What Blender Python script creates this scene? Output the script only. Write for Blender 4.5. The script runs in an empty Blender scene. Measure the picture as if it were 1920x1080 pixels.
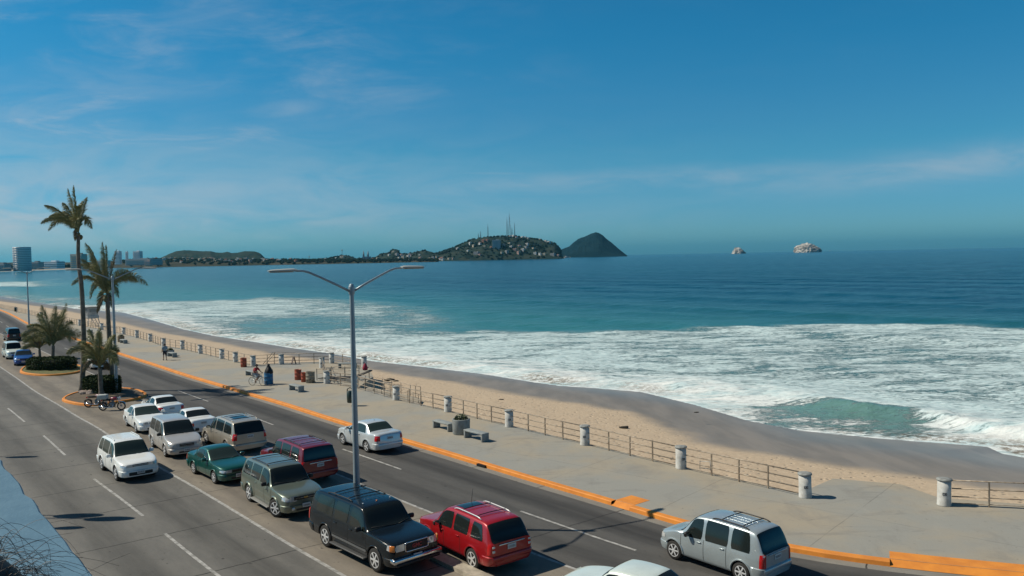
import bpy, bmesh, math, random
import numpy as np
from mathutils import Vector, Matrix, Quaternion
from mathutils import noise as mnoise
R = math.radians
SC = bpy.context.scene
COL = SC.collection

# ------------------------------------------------------------------ camera
F = 1550.0; CH = 10.3; ROLL = R(1.08); PITCH = math.atan(59 / 1550)
_c, _s = math.cos(ROLL), math.sin(ROLL)
_u0 = Vector((0, math.sin(PITCH), math.cos(PITCH))); _f = Vector((0, math.cos(PITCH), -math.sin(PITCH)))
_r0 = Vector((1, 0, 0)); _r = _c * _r0 - _s * _u0; _u = _s * _r0 + _c * _u0
cam = bpy.data.cameras.new('camera'); camo = bpy.data.objects.new('camera', cam); COL.objects.link(camo)
m3 = Matrix((_r, _u, -_f)).transposed()
camo.matrix_world = Matrix.Translation((0, 0, CH)) @ m3.to_4x4()
cam.sensor_width = 36.0; cam.lens = F / 1920 * 36; cam.clip_start = 0.1; cam.clip_end = 120000
SC.camera = camo
SC.render.resolution_x = 1024; SC.render.resolution_y = 576

# ------------------------------------------------------------------ world, sun, exposure
SUNV = Vector((-1.0, 0.10, math.tan(R(46)) * 1.005)).normalized()      # towards the sun
W = bpy.data.worlds.new('World'); SC.world = W; W.use_nodes = True
nt = W.node_tree; nt.nodes.clear()
def N(nt, t, **k):
    n = nt.nodes.new(t)
    for a, v in k.items():
        if a == 'inp':
            for i, x in v.items(): n.inputs[i].default_value = x
        else: setattr(n, a, v)
    return n
def MA(nt, op, a, b=None, c=None, clamp=False):
    n = nt.nodes.new('ShaderNodeMath'); n.operation = op; n.use_clamp = clamp
    for i, x in enumerate((a, b, c)):
        if x is None: continue
        if isinstance(x, (int, float)): n.inputs[i].default_value = x
        else: nt.links.new(x, n.inputs[i])
    return n.outputs[0]
def MIX(nt, f, a, b, bt='MIX'):
    n = nt.nodes.new('ShaderNodeMix'); n.data_type = 'RGBA'; n.blend_type = bt
    for i, x in ((0, f), (6, a), (7, b)):
        if isinstance(x, (int, float)): n.inputs[i].default_value = x
        elif isinstance(x, tuple): n.inputs[i].default_value = x if len(x) == 4 else (*x, 1)
        else: nt.links.new(x, n.inputs[i])
    return n.outputs[2]
def SS(nt, x, lo, hi):
    n = nt.nodes.new('ShaderNodeMapRange'); n.interpolation_type = 'SMOOTHSTEP'
    nt.links.new(x, n.inputs[0]); n.inputs[1].default_value = lo; n.inputs[2].default_value = hi
    return n.outputs[0]
def NOISE(nt, vec, scale, detail=4, rough=.55, dist=0):
    n = nt.nodes.new('ShaderNodeTexNoise'); n.inputs['Scale'].default_value = scale; n.inputs['Detail'].default_value = detail
    n.inputs['Roughness'].default_value = rough; n.inputs['Distortion'].default_value = dist
    if vec is not None: nt.links.new(vec, n.inputs['Vector'])
    return n.outputs[0]
def MAPV(nt, vec, scale=(1, 1, 1), rot=(0, 0, 0), loc=(0, 0, 0)):
    n = nt.nodes.new('ShaderNodeMapping'); nt.links.new(vec, n.inputs[0])
    n.inputs['Scale'].default_value = scale; n.inputs['Rotation'].default_value = rot; n.inputs['Location'].default_value = loc
    return n.outputs[0]
sky = N(nt, 'ShaderNodeTexSky', sky_type='NISHITA', sun_disc=False, sun_elevation=R(46), sun_rotation=math.atan2(SUNV.x, SUNV.y),
        air_density=1.0, dust_density=0.35, ozone_density=3.0, altitude=0)
tc = N(nt, 'ShaderNodeTexCoord'); sx = N(nt, 'ShaderNodeSeparateXYZ'); nt.links.new(tc.outputs['Generated'], sx.inputs[0])
yy = MA(nt, 'MAXIMUM', sx.outputs[1], 0.05)
us = MA(nt, 'DIVIDE', sx.outputs[0], yy); ws = MA(nt, 'DIVIDE', sx.outputs[2], yy)
hs = N(nt, 'ShaderNodeHueSaturation', inp={'Hue': 0.5, 'Saturation': 1.02, 'Value': 0.66}); nt.links.new(sky.outputs[0], hs.inputs['Color'])
rp = N(nt, 'ShaderNodeValToRGB'); nt.links.new(sx.outputs[2], rp.inputs[0]); rp.color_ramp.interpolation = 'EASE'
for i_, (pos, cc_) in enumerate(((0.0, (.20, .68, 1.16)), (.13, (.26, .88, 1.12)), (.03, (.33, .83, 1.24)), (.27, (.15, .93, 1.17)), (.7, (.26, .52, .62)))):
    e_ = rp.color_ramp.elements[i_] if i_ < 2 else rp.color_ramp.elements.new(pos)
    e_.position = pos; e_.color = (*cc_, 1)
skyc = MIX(nt, 1.0, hs.outputs[0], rp.outputs[0], 'MULTIPLY')
cv = N(nt, 'ShaderNodeCombineXYZ'); nt.links.new(us, cv.inputs[0]); nt.links.new(ws, cv.inputs[1])
wn = NOISE(nt, MAPV(nt, cv.outputs[0], (1.6, 6.0, 1), (0, 0, .12), (3.1, 1.7, 0)), 2.2, 7, .62, .6)
wn2 = NOISE(nt, MAPV(nt, cv.outputs[0], (2.2, 9.0, 1), (0, 0, -.25), (8.1, 4.4, 0)), 3.0, 6, .6, 1.0)
left = SS(nt, MA(nt, 'MULTIPLY', us, -1), -0.15, 0.55)
wisps = MA(nt, 'MULTIPLY', MA(nt, 'MULTIPLY', SS(nt, wn, .38, .82), SS(nt, wn2, .25, .75)), MA(nt, 'MULTIPLY_ADD', left, .70, .02))
def blob(u, w, ru, rw, tilt=0.0):
    a = MA(nt, 'DIVIDE', MA(nt, 'SUBTRACT', us, u), ru)
    b = MA(nt, 'DIVIDE', MA(nt, 'SUBTRACT', MA(nt, 'SUBTRACT', ws, w), MA(nt, 'MULTIPLY', MA(nt, 'SUBTRACT', us, u), tilt)), rw)
    d = MA(nt, 'ADD', MA(nt, 'MULTIPLY', a, a), MA(nt, 'MULTIPLY', b, b))
    return MA(nt, 'EXPONENT', MA(nt, 'MULTIPLY', d, -1))
bands = None
for (u, w, ru, rw, tl, amp) in ((.62, .108, .34, .020, .09, .42), (.10, .088, .42, .014, .03, .34), (-.80, .02, .62, .12, 0, 1.0),
                                (-.27, .182, .045, .010, .1, .34), (-.60, .19, .10, .030, .1, .30), (-.36, .305, .07, .03, .2, .22), (-.48, .215, .14, .022, -.08, .22),
                                (-.02, .1005, .07, .0025, -.03, .22)):
    t = MA(nt, 'MULTIPLY', blob(u, w, ru, rw, tl), min(1.0, amp * 1.12))
    bands = t if bands is None else MA(nt, 'MAXIMUM', bands, t)
bands = MA(nt, 'MULTIPLY', bands, SS(nt, MA(nt, 'MULTIPLY_ADD', wn2, .6, MA(nt, 'MULTIPLY', wn, .5)), .30, .75))
cmask = MA(nt, 'MAXIMUM', wisps, bands, clamp=True)
cmask = MA(nt, 'MULTIPLY', cmask, SS(nt, sx.outputs[2], 0.0, 0.05))
skyc = MIX(nt, cmask, skyc, (4.45, 4.75, 5.1, 1))
bg = N(nt, 'ShaderNodeBackground', inp={'Strength': 0.105}); nt.links.new(skyc, bg.inputs[0])
wo = N(nt, 'ShaderNodeOutputWorld'); nt.links.new(bg.outputs[0], wo.inputs[0])
sl = bpy.data.lights.new('sun', 'SUN'); sl.energy = 4.4; sl.angle = R(0.5); sl.color = (1.0, .92, .77)
so = bpy.data.objects.new('sun', sl); COL.objects.link(so); so.rotation_euler = SUNV.to_track_quat('Z', 'Y').to_euler(); so.location = (-60, 0, 80)
SC.view_settings.view_transform = 'Standard'; SC.view_settings.look = 'None'; SC.view_settings.exposure = 0.08; SC.view_settings.gamma = 1.0

# ------------------------------------------------------------------ helpers
def G(px, py, z=0.0, depth=None):      # survey helper: sight line through a photo point -> world point on the plane z (or at a forward distance)
    d = _f + _r * ((px - 960) / F) + _u * ((540 - py) / F)
    t = (z - CH) / d.z if depth is None else depth / d.y
    return Vector((t * d.x, t * d.y, CH + t * d.z))
def hor(px): return 481 + (960 - px) * .01885
def tag(o, label=None, cat=None, group=None, kind=None):
    for k, v in (('label', label), ('category', cat), ('group', group), ('kind', kind)):
        if v: o[k] = v
    return o
def empty(name, loc, rz=0.0, label=None, cat=None, group=None):
    o = bpy.data.objects.new(name, None); COL.objects.link(o); o.location = loc; o.rotation_euler = (0, 0, rz)
    o.empty_display_size = .2
    return tag(o, label, cat, group)
def kids(o): return [c for c in bpy.data.objects if c.parent is o]
def copytree(o, loc=None, rz=None, label=None, group=None, scale=None):
    def rec(s, parent):
        c = s.copy(); COL.objects.link(c)
        if parent: c.parent = parent
        for k in CH_MAP.get(s.name, []): rec(k, c)
        return c
    r = rec(o, None)
    if loc is not None: r.location = loc
    if rz is not None: r.rotation_euler = (0, 0, rz)
    if scale is not None: r.scale = scale
    if label: r['label'] = label
    if group: r['group'] = group
    return r
CH_MAP = {}

def mat(name, col, rough=.6, metal=0, coat=0, spec=.5, var=0, vscale=8, bump=0, bscale=20, coords='Object', col2=None, detail=5, emit=None):
    m = bpy.data.materials.new(name); m.use_nodes = True; t = m.node_tree; b = t.nodes['Principled BSDF']
    b.inputs['Roughness'].default_value = rough; b.inputs['Metallic'].default_value = metal
    b.inputs['Coat Weight'].default_value = coat; b.inputs['Coat Roughness'].default_value = .04; b.inputs['Specular IOR Level'].default_value = spec
    b.inputs['Base Color'].default_value = (*col, 1)
    if var or bump or col2:
        tcn = N(t, 'ShaderNodeTexCoord').outputs[coords]
        if coords == 'Geometry': pass
        if var or col2:
            n1 = NOISE(t, tcn, vscale, detail, .62)
            c2 = col2 or tuple(max(0, x * (1 - var)) for x in col)
            c1 = col if col2 else tuple(min(1, x * (1 + var)) for x in col)
            f = SS(t, n1, .32, .68)
            t.links.new(MIX(t, f, c1, c2), b.inputs['Base Color'])
        if bump:
            n2 = NOISE(t, tcn, bscale, 5, .6)
            bn = N(t, 'ShaderNodeBump', inp={'Strength': .6, 'Distance': bump}); t.links.new(n2, bn.inputs['Height'])
            t.links.new(bn.outputs[0], b.inputs['Normal'])
    return m

class B:
    def __init__(s): s.bm = bmesh.new()
    def _mark(s, fs, mi, sm):
        for f in fs: f.material_index = mi; f.smooth = sm
    def box(s, c, d, rz=0, bev=0, mi=0, rot=None, seg=2):
        bm = bmesh.new(); bmesh.ops.create_cube(bm, size=1)
        for v in bm.verts: v.co = Vector((v.co.x * d[0], v.co.y * d[1], v.co.z * d[2]))
        if bev: bmesh.ops.bevel(bm, geom=bm.edges[:], offset=bev, segments=seg, affect='EDGES', profile=.5)
        M = Matrix.Translation(c) @ (rot.to_4x4() if rot else Matrix.Rotation(rz, 4, 'Z'))
        bmesh.ops.transform(bm, matrix=M, verts=bm.verts)
        s.merge(bm, mi, bev > 0); return s
    def merge(s, bm, mi=None, sm=None):
        me = bpy.data.meshes.new('t')
        if mi is not None:
            for f in bm.faces: f.material_index = mi; f.smooth = bool(sm)
        bm.to_mesh(me); bm.free(); s.bm.from_mesh(me); bpy.data.meshes.remove(me)
    def tube(s, pts, r, n=8, mi=0, cap=True, sm=True):
        pts = [Vector(p) for p in pts]; rr = r if isinstance(r, (list, tuple)) else [r] * len(pts)
        rings = []; prev = None
        for i, p in enumerate(pts):
            t = (pts[min(i + 1, len(pts) - 1)] - pts[max(i - 1, 0)]).normalized()
            if prev is None: a = t.orthogonal().normalized()
            else: a = (prev - t * prev.dot(t)).normalized()
            prev = a; b = t.cross(a)
            rings.append([s.bm.verts.new(p + (a * math.cos(q) + b * math.sin(q)) * rr[i]) for q in [2 * math.pi * k / n for k in range(n)]])
        for i in range(len(rings) - 1):
            for k in range(n):
                f = s.bm.faces.new((rings[i][k], rings[i][(k + 1) % n], rings[i + 1][(k + 1) % n], rings[i + 1][k])); f.material_index = mi; f.smooth = sm
        if cap:
            for rg, rv in ((rings[0], True), (rings[-1], False)):
                f = s.bm.faces.new(rg[::-1] if rv else rg); f.material_index = mi
        return s
    def lathe(s, prof, n=24, c=(0, 0, 0), axis='Z', mi=0, sm=True):
        c = Vector(c); rings = []
        for (r, h) in prof:
            rg = []
            for k in range(n):
                q = 2 * math.pi * k / n; x, y = r * math.cos(q), r * math.sin(q)
                p = Vector((x, y, h)) if axis == 'Z' else (Vector((x, h, y)) if axis == 'Y' else Vector((h, x, y)))
                rg.append(s.bm.verts.new(c + p))
            rings.append(rg)
        for i in range(len(rings) - 1):
            for k in range(n):
                f = s.bm.faces.new((rings[i][k], rings[i][(k + 1) % n], rings[i + 1][(k + 1) % n], rings[i + 1][k])); f.material_index = mi; f.smooth = sm
        for rg in (rings[0], rings[-1]):
            f = s.bm.faces.new(rg); f.material_index = mi
        return s
    def poly(s, pts, mi=0):
        f = s.bm.faces.new([s.bm.verts.new(p) for p in pts]); f.material_index = mi; return f
    def grid(s, P, mi=0, sm=True, flip=False):
        vs = [[s.bm.verts.new(p) for p in row] for row in P]
        for i in range(len(vs) - 1):
            for j in range(len(vs[0]) - 1):
                q = (vs[i][j], vs[i + 1][j], vs[i + 1][j + 1], vs[i][j + 1])
                f = s.bm.faces.new(q[::-1] if flip else q); f.material_index = mi; f.smooth = sm
        return s
    def prism(s, poly, z0, z1, mi=0, mtop=None):
        lo = [s.bm.verts.new((p[0], p[1], z0)) for p in poly]; hi = [s.bm.verts.new((p[0], p[1], z1)) for p in poly]; n = len(poly)
        for i in range(n):
            f = s.bm.faces.new((lo[i], lo[(i + 1) % n], hi[(i + 1) % n], hi[i])); f.material_index = mi
        f = s.bm.faces.new(hi); f.material_index = mi if mtop is None else mtop
        f = s.bm.faces.new(lo[::-1]); f.material_index = mi
        return s
    def build(s, name, mats, parent=None, sharp=None, recalc=True):
        if recalc: bmesh.ops.recalc_face_normals(s.bm, faces=s.bm.faces)
        me = bpy.data.meshes.new(name); s.bm.to_mesh(me); s.bm.free()
        for m in (mats if isinstance(mats, (list, tuple)) else [mats]): me.materials.append(m)
        if sharp: me.set_sharp_from_angle(angle=R(sharp))
        o = bpy.data.objects.new(name, me); COL.objects.link(o)
        if parent: o.parent = parent; CH_MAP.setdefault(parent.name, []).append(o)
        return o

def npmesh(name, V, Fq, mats, attrs=None, smooth=True, uv=None, parent=None):
    me = bpy.data.meshes.new(name); V = np.asarray(V, np.float32); Fq = np.asarray(Fq, np.int32); nf, k = Fq.shape
    me.vertices.add(len(V)); me.vertices.foreach_set('co', V.ravel())
    me.loops.add(nf * k); me.loops.foreach_set('vertex_index', Fq.ravel())
    me.polygons.add(nf); me.polygons.foreach_set('loop_start', np.arange(nf, dtype=np.int32) * k)
    me.polygons.foreach_set('use_smooth', np.full(nf, smooth))
    me.update(calc_edges=True)
    for n_, a in (attrs or {}).items():
        at = me.attributes.new(n_, 'FLOAT', 'POINT'); at.data.foreach_set('value', np.asarray(a, np.float32))
    if uv is not None:
        ul = me.uv_layers.new(name='lane'); ul.data.foreach_set('uv', np.asarray(uv, np.float32)[Fq.ravel()].ravel())
    for m in (mats if isinstance(mats, (list, tuple)) else [mats]): me.materials.append(m)
    me.validate()
    o = bpy.data.objects.new(name, me); COL.objects.link(o)
    if parent: o.parent = parent; CH_MAP.setdefault(parent.name, []).append(o)
    return o
def gridfaces(m, n):
    i = np.arange(m * n).reshape(m, n)
    return np.stack([i[:-1, :-1].ravel(), i[:-1, 1:].ravel(), i[1:, 1:].ravel(), i[1:, :-1].ravel()], 1)

def resample(pts, step):               # Catmull-Rom smoothed polyline at equal steps
    P = [np.array(p[:2], float) for p in pts]; P = [2 * P[0] - P[1]] + P + [2 * P[-1] - P[-2]]
    out = []
    for i in range(1, len(P) - 2):
        p0, p1, p2, p3 = P[i - 1:i + 3]; n = max(2, int(np.linalg.norm(p2 - p1) / .5))
        for k in range(n):
            t = k / n; out.append(.5 * ((2 * p1) + (p2 - p0) * t + (2 * p0 - 5 * p1 + 4 * p2 - p3) * t * t + (3 * p1 - p0 - 3 * p2 + p3) * t ** 3))
    out.append(P[-2]); out = np.array(out)
    for _ in range(40): out[1:-1] = (out[:-2] + 2 * out[1:-1] + out[2:]) / 4
    d = np.r_[0, np.cumsum(np.linalg.norm(np.diff(out, axis=0), axis=1))]
    s = np.arange(0, d[-1], step)
    return np.stack([np.interp(s, d, out[:, 0]), np.interp(s, d, out[:, 1])], 1), s
def normals(P):
    t = np.gradient(P, axis=0); t /= np.linalg.norm(t, axis=1)[:, None]
    return np.stack([t[:, 1], -t[:, 0]], 1)
def sdist(XY, P):                       # signed distance to a polyline, positive on its seaward side (right of travel far -> near is left)
    best = np.full(len(XY), 1e18); sg = np.ones(len(XY))
    for a, b in zip(P[:-1], P[1:]):
        ab = b - a; L = (ab ** 2).sum()
        t = np.clip(((XY - a) @ ab) / L, 0, 1); q = XY - (a + t[:, None] * ab); d = (q ** 2).sum(1)
        cr = ab[0] * (XY[:, 1] - a[1]) - ab[1] * (XY[:, 0] - a[0])
        m = d < best; best[m] = d[m]; sg[m] = np.sign(cr[m])
    return np.sqrt(best) * sg
def fbm(x, y, seed=0, oct=4, f0=1.0):
    rs = np.random.RandomState(seed); z = np.zeros_like(x); a = 1.0; f = f0
    for _ in range(oct):
        for k in range(5):
            th = rs.rand() * 6.283; ph = rs.rand() * 6.283; ff = f * (.7 + .6 * rs.rand())
            z += a / 5 * np.sin(ff * (x * math.cos(th) + y * math.sin(th)) + ph)
        a *= .55; f *= 2.1
    return z
# ------------------------------------------------------------------ setting: survey curves
KERB_PX = [(60, 612), (125, 632), (220, 664), (287.5, 686), (350, 707), (415, 726), (467, 742.5), (516, 756), (645, 798), (752, 829), (894, 872), (1040, 917), (1140, 944), (1181, 960),
           (1286, 990), (1380, 1017), (1490, 1043), (1600, 1057), (1700, 1068), (1787, 1076)]
kp = [G(*p) for p in KERB_PX]
kp = [Vector((-420, 560, 0)), Vector((-290, 405, 0)), Vector((-180, 268, 0)), Vector((-120, 193, 0))] + kp + [Vector((20, 23.6, 0)), Vector((34, 19, 0)), Vector((60, 10, 0))]
KB, KS = resample(kp, 1.0); KN = normals(KB)
if KN[len(KN) // 2] @ np.array([.76, .65]) < 0: KN = -KN
def lane(off, k0=0, k1=None):           # curve parallel to the kerb (negative = landward)
    return (KB + KN * off)[k0:k1]
def sheet(name, o0, o1, z, m, k0=0, k1=None, n=2, kind='structure'):
    offs = np.linspace(o0, o1, n); A = np.stack([lane(o, k0, k1) for o in offs], 1); s = KS[k0:k1]
    V = np.concatenate([A, np.full(A.shape[:2] + (1,), z)], 2).reshape(-1, 3)
    uv = np.stack([np.repeat(s[:, None], n, 1), np.repeat(offs[None], len(s), 0)], 2).reshape(-1, 2)
    o = npmesh(name, V, gridfaces(len(s), n), m, uv=uv); o['kind'] = kind
    return o
def fixn(o):
    bm = bmesh.new(); bm.from_mesh(o.data)
    if sum(f.normal.z for f in bm.faces) < 0: bmesh.ops.reverse_faces(bm, faces=bm.faces[:])
    bm.to_mesh(o.data); bm.free(); return o

def road_mat(name, c1, c2, joint=4.8, tracks=(), jw=.03, base_scale=.25):
    m = bpy.data.materials.new(name); m.use_nodes = True; t = m.node_tree; b = t.nodes['Principled BSDF']
    uvn = N(t, 'ShaderNodeUVMap', uv_map='lane').outputs[0]; sp = N(t, 'ShaderNodeSeparateXYZ'); t.links.new(uvn, sp.inputs[0])
    U, Vv = sp.outputs[0], sp.outputs[1]
    n1 = NOISE(t, MAPV(t, uvn, (.35, 1.2, 1)), 1.0, 6, .65); n2 = NOISE(t, MAPV(t, uvn, (1, 1, 1)), 7.0, 6, .7); n3 = NOISE(t, uvn, 60, 3, .6); n4 = NOISE(t, MAPV(t, uvn, (.08, 1.5, 1)), 1.5, 4, .6)
    c = MIX(t, SS(t, n1, .3, .7), c1, c2)
    n6 = NOISE(t, MAPV(t, uvn, (.5, .9, 1)), .9, 8, .75, 1.5); c = MIX(t, MA(t, 'MULTIPLY', SS(t, n6, .56, .68), .35), c, tuple(x * .5 for x in c1)); c = MIX(t, MA(t, 'MULTIPLY', SS(t, NOISE(t, uvn, 3.2, 2, .5), .69, .76), .7), c, (.02, .02, .02))
    c = MIX(t, MA(t, 'MULTIPLY', SS(t, n2, .45, .8), .30), c, tuple(x * .45 for x in c1))
    c = MIX(t, MA(t, 'MULTIPLY', SS(t, n3, .5, .75), .22), c, tuple(min(1, x * 1.6) for x in c2))
    for (ctr, wd, amt) in tracks:       # dark oil strip worn into the middle of each lane
        d = MA(t, 'ABSOLUTE', MA(t, 'SUBTRACT', Vv, ctr)); k = MA(t, 'SUBTRACT', 1, SS(t, d, wd * .25, wd))
        c = MIX(t, MA(t, 'MULTIPLY', MA(t, 'MULTIPLY', k, amt), MA(t, 'MULTIPLY_ADD', n4, 1.3, .1), None, True), c, (.018, .018, .018))
    if joint:
        dist = MA(t, 'ADD', U, MA(t, 'MULTIPLY', NOISE(t, uvn, 1.2, 4, .6), .16))
        pp = MA(t, 'PINGPONG', dist, joint / 2); k = MA(t, 'SUBTRACT', 1, SS(t, pp, jw * .4, jw * 1.6))
        c = MIX(t, MA(t, 'MULTIPLY', k, MA(t, 'MULTIPLY_ADD', n2, 1.2, .25), None, True), c, (.02, .019, .018))
    t.links.new(c, b.inputs['Base Color']); b.inputs['Roughness'].default_value = .82; b.inputs['Specular IOR Level'].default_value = .3
    bn = N(t, 'ShaderNodeBump', inp={'Strength': .5, 'Distance': .01}); t.links.new(n3, bn.inputs['Height']); t.links.new(bn.outputs[0], b.inputs['Normal'])
    return m
M_left = road_mat('worn_concrete_road', (.165, .158, .143), (.125, .121, .112), 4.8, ((-13.6, 1.1, .55), (-16.7, 1.1, .45), (-12.4, .5, .2)))
M_right = road_mat('asphalt_road', (.098, .094, .088), (.074, .072, .069), 14.4, ((-1.7, .95, .75), (-4.7, .8, .45), (-3.2, .3, .2)))
M_strip = road_mat('parking_concrete', (.235, .205, .165), (.175, .155, .13), 4.8, ((-8.3, .8, .35), (-10.6, .8, .35)), .02)
M_gutter = road_mat('gutter_concrete', (.25, .235, .205), (.19, .18, .16), 4.8)
fixn(sheet('road', -18.0, -11.85, 0.0, M_left)); fixn(sheet('road', -5.95, -.45, 0.0, M_right)); fixn(sheet('parking_strip', -11.85, -5.95, 0.0, M_strip))
fixn(sheet('gutter', -.45, 0.02, 0.0, M_gutter)); fixn(sheet('gutter', -18.5, -18.0, 0.0, M_gutter)); fixn(sheet('pavement', -27, -18.5, 0.12, M_gutter))

# bare concrete divider between the two rows of parked cars
def divider(s0, s1, o0, o1, z):
    s = np.linspace(s0, s1, 30); Pk = np.stack([np.interp(s, KS, KB[:, 0]), np.interp(s, KS, KB[:, 1])], 1); Q = np.stack([np.interp(s, KS, KN[:, 0]), np.interp(s, KS, KN[:, 1])], 1)
    V = np.stack([np.concatenate([Pk + Q * o, np.full((30, 1), zz)], 1) for o, zz in ((o0, 0), (o0 + .01, z), (o1 - .01, z), (o1, 0))], 1); ob_ = npmesh('median_strip', V.reshape(-1, 3), gridfaces(30, 4), mat('median_concrete', (.36, .32, .255), .9, var=.25, vscale=3), smooth=False); fixn(ob_); ob_['kind'] = 'structure'
_s = lambda p: KS[np.argmin(((KB - np.array([p.x, p.y])) ** 2).sum(1))]
divider(_s(G(842, 1043)), _s(G(842, 1043)) + 18, -8.95, -8.45, .13)

# painted lines
M_paint = mat('worn_road_paint', (.44, .43, .41), .75, col2=(.20, .195, .18), vscale=3.5, detail=9)
def paint(off, s0=None, s1=None, w=.12, name='lane_marking'):
    k0 = 0 if s0 is None else max(0, int(s0)); k1 = len(KS) if s1 is None else int(s1) + 1
    if s0 is None: A0, A1 = lane(off - w / 2), lane(off + w / 2); s = KS
    else:
        s = np.linspace(s0, s1, 5); P = np.stack([np.interp(s, KS, KB[:, 0]), np.interp(s, KS, KB[:, 1])], 1); Q = np.stack([np.interp(s, KS, KN[:, 0]), np.interp(s, KS, KN[:, 1])], 1)
        A0, A1 = P + Q * (off - w / 2), P + Q * (off + w / 2)
    V = np.stack([A0, A1], 1); V = np.concatenate([V, np.full(V.shape[:2] + (1,), .004)], 2).reshape(-1, 3)
    o = npmesh(name, V, gridfaces(len(s), 2), M_paint); fixn(o); o['kind'] = 'structure'; return o
def s_of(p): return KS[np.argmin(((KB - np.array([p.x, p.y])) ** 2).sum(1))]
paint(-5.95, w=.13); paint(-11.85, w=.14)
def dashes(pairs, off, extra=()):
    for a, b in pairs: paint(off, s_of(G(*a)), s_of(G(*b)))
    for a, b in extra: paint(off, a, b)
dashes([((127, 652), (149, 661)), ((220, 687), (236, 692)), ((340, 731), (395, 750)), ((487, 784), (525, 797)), ((652, 843), (766, 883)), ((991, 963), (1207, 1036))], -3.2)
sL = [s_of(G(*p)) for p in ((32, 764), (66, 790), (96, 817), (136, 849), (191, 897), (277, 964), (319, 1000), (425, 1080))]
for a, b in zip(sL[::2], sL[1::2]): paint(-14.9, a, b)
d0 = sL[0]; 
for k in range(1, 9): paint(-14.9, d0 - 10.5 * k, d0 - 10.5 * k + 4.5)
d1 = s_of(G(127, 652))
for k in range(1, 8): paint(-3.2, d1 - 13 * k, d1 - 13 * k + 5)

# kerb (orange), promenade
M_orange = mat('orange_kerb_paint', (.74, .27, .035), .7, col2=(.60, .205, .030), vscale=1.6, bump=.006, bscale=22, detail=9)
M_conc = bpy.data.materials.new('promenade_concrete'); M_conc.use_nodes = True
t = M_conc.node_tree; b = t.nodes['Principled BSDF']; ob = N(t, 'ShaderNodeTexCoord').outputs['Object']
n1 = NOISE(t, ob, .16, 5, .55); n2 = NOISE(t, MAPV(t, ob, (1, .5, 1), (0, 0, .7)), .7, 7, .68, .5); n3 = NOISE(t, ob, 14, 5, .7)
c = MIX(t, SS(t, n1, .42, .60), (.360, .312, .235), (.295, .292, .262))
n5 = NOISE(t, MAPV(t, ob, (.5, 1.6, 1), (0, 0, -R(40))), .55, 8, .72, 1.2); c = MIX(t, MA(t, 'MULTIPLY', SS(t, n5, .54, .66), .38), c, (.17, .165, .155)); c = MIX(t, MA(t, 'MULTIPLY', SS(t, NOISE(t, ob, 5.5, 3, .5), .66, .74), .5), c, (.13, .12, .11))
c = MIX(t, MA(t, 'MULTIPLY', SS(t, n2, .50, .75), .5), c, (.20, .19, .172)); c = MIX(t, MA(t, 'MULTIPLY', SS(t, n2, .42, .25), .5), c, (.37, .355, .31))
c = MIX(t, MA(t, 'MULTIPLY', n3, .28), c, (.15, .14, .12))
rv = MAPV(t, ob, (1, 1, 1), (0, 0, -R(49.5))); sp = N(t, 'ShaderNodeSeparateXYZ'); t.links.new(rv, sp.inputs[0])
for ax, per, of in ((0, 6.6, .9), (1, 6.2, 1.8)):
    dd = MA(t, 'ADD', sp.outputs[ax], MA(t, 'MULTIPLY_ADD', NOISE(t, ob, .9, 4, .6), .10, of)); pp = MA(t, 'PINGPONG', dd, per / 2)
    c = MIX(t, MA(t, 'MULTIPLY', MA(t, 'SUBTRACT', 1, SS(t, pp, .006, .03)), MA(t, 'MULTIPLY', SS(t, n2, .3, .6), .55)), c, (.12, .11, .10))
t.links.new(c, b.inputs['Base Color']); b.inputs['Roughness'].default_value = .85
bn = N(t, 'ShaderNodeBump', inp={'Strength': .4, 'Distance': .01}); t.links.new(n3, bn.inputs['Height']); t.links.new(bn.outputs[0], b.inputs['Normal'])

PZ = .17
def kerbmesh():
    segs = []                            # kerb run with gaps where the ramps are
    r1 = (s_of(G(1145, 946)), s_of(G(1183, 961))); r2 = (s_of(G(1665, 1066)), KS[-1])
    return r1, r2
RAMP1, RAMP2 = kerbmesh()
prof = [(0.0, 0.0), (.015, PZ - .03), (.045, PZ + .004), (.30, PZ + .004), (.30, PZ - .04)]
def kerb_run(s0, s1):
    m = (KS >= s0) & (KS <= s1); P, Q = KB[m], KN[m]
    V = np.stack([np.concatenate([P + Q * o, np.full((len(P), 1), z)], 1) for o, z in prof], 1).reshape(-1, 3)
    o = npmesh('kerb', V, gridfaces(len(P), len(prof)), M_orange, smooth=False); o['kind'] = 'structure'
kerb_run(0, RAMP1[0]); kerb_run(RAMP1[1], RAMP2[0])
def ramp(s0, s1, depth):
    s = np.linspace(s0, s1, 12); P = np.stack([np.interp(s, KS, KB[:, 0]), np.interp(s, KS, KB[:, 1])], 1); Q = np.stack([np.interp(s, KS, KN[:, 0]), np.interp(s, KS, KN[:, 1])], 1)
    V = np.stack([np.concatenate([P + Q * o, np.full((len(P), 1), z)], 1) for o, z in ((-.02, .012), (.32, PZ + .006), (depth, PZ + .006))], 1).reshape(-1, 3)
    o = npmesh('kerb_ramp', V, gridfaces(12, 3), M_orange, smooth=False); fixn(o); o['kind'] = 'structure'
ramp(RAMP1[0], RAMP1[1], 1.25); ramp(RAMP2[0], min(RAMP2[1], RAMP2[0] + 14), 1.0)
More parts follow.
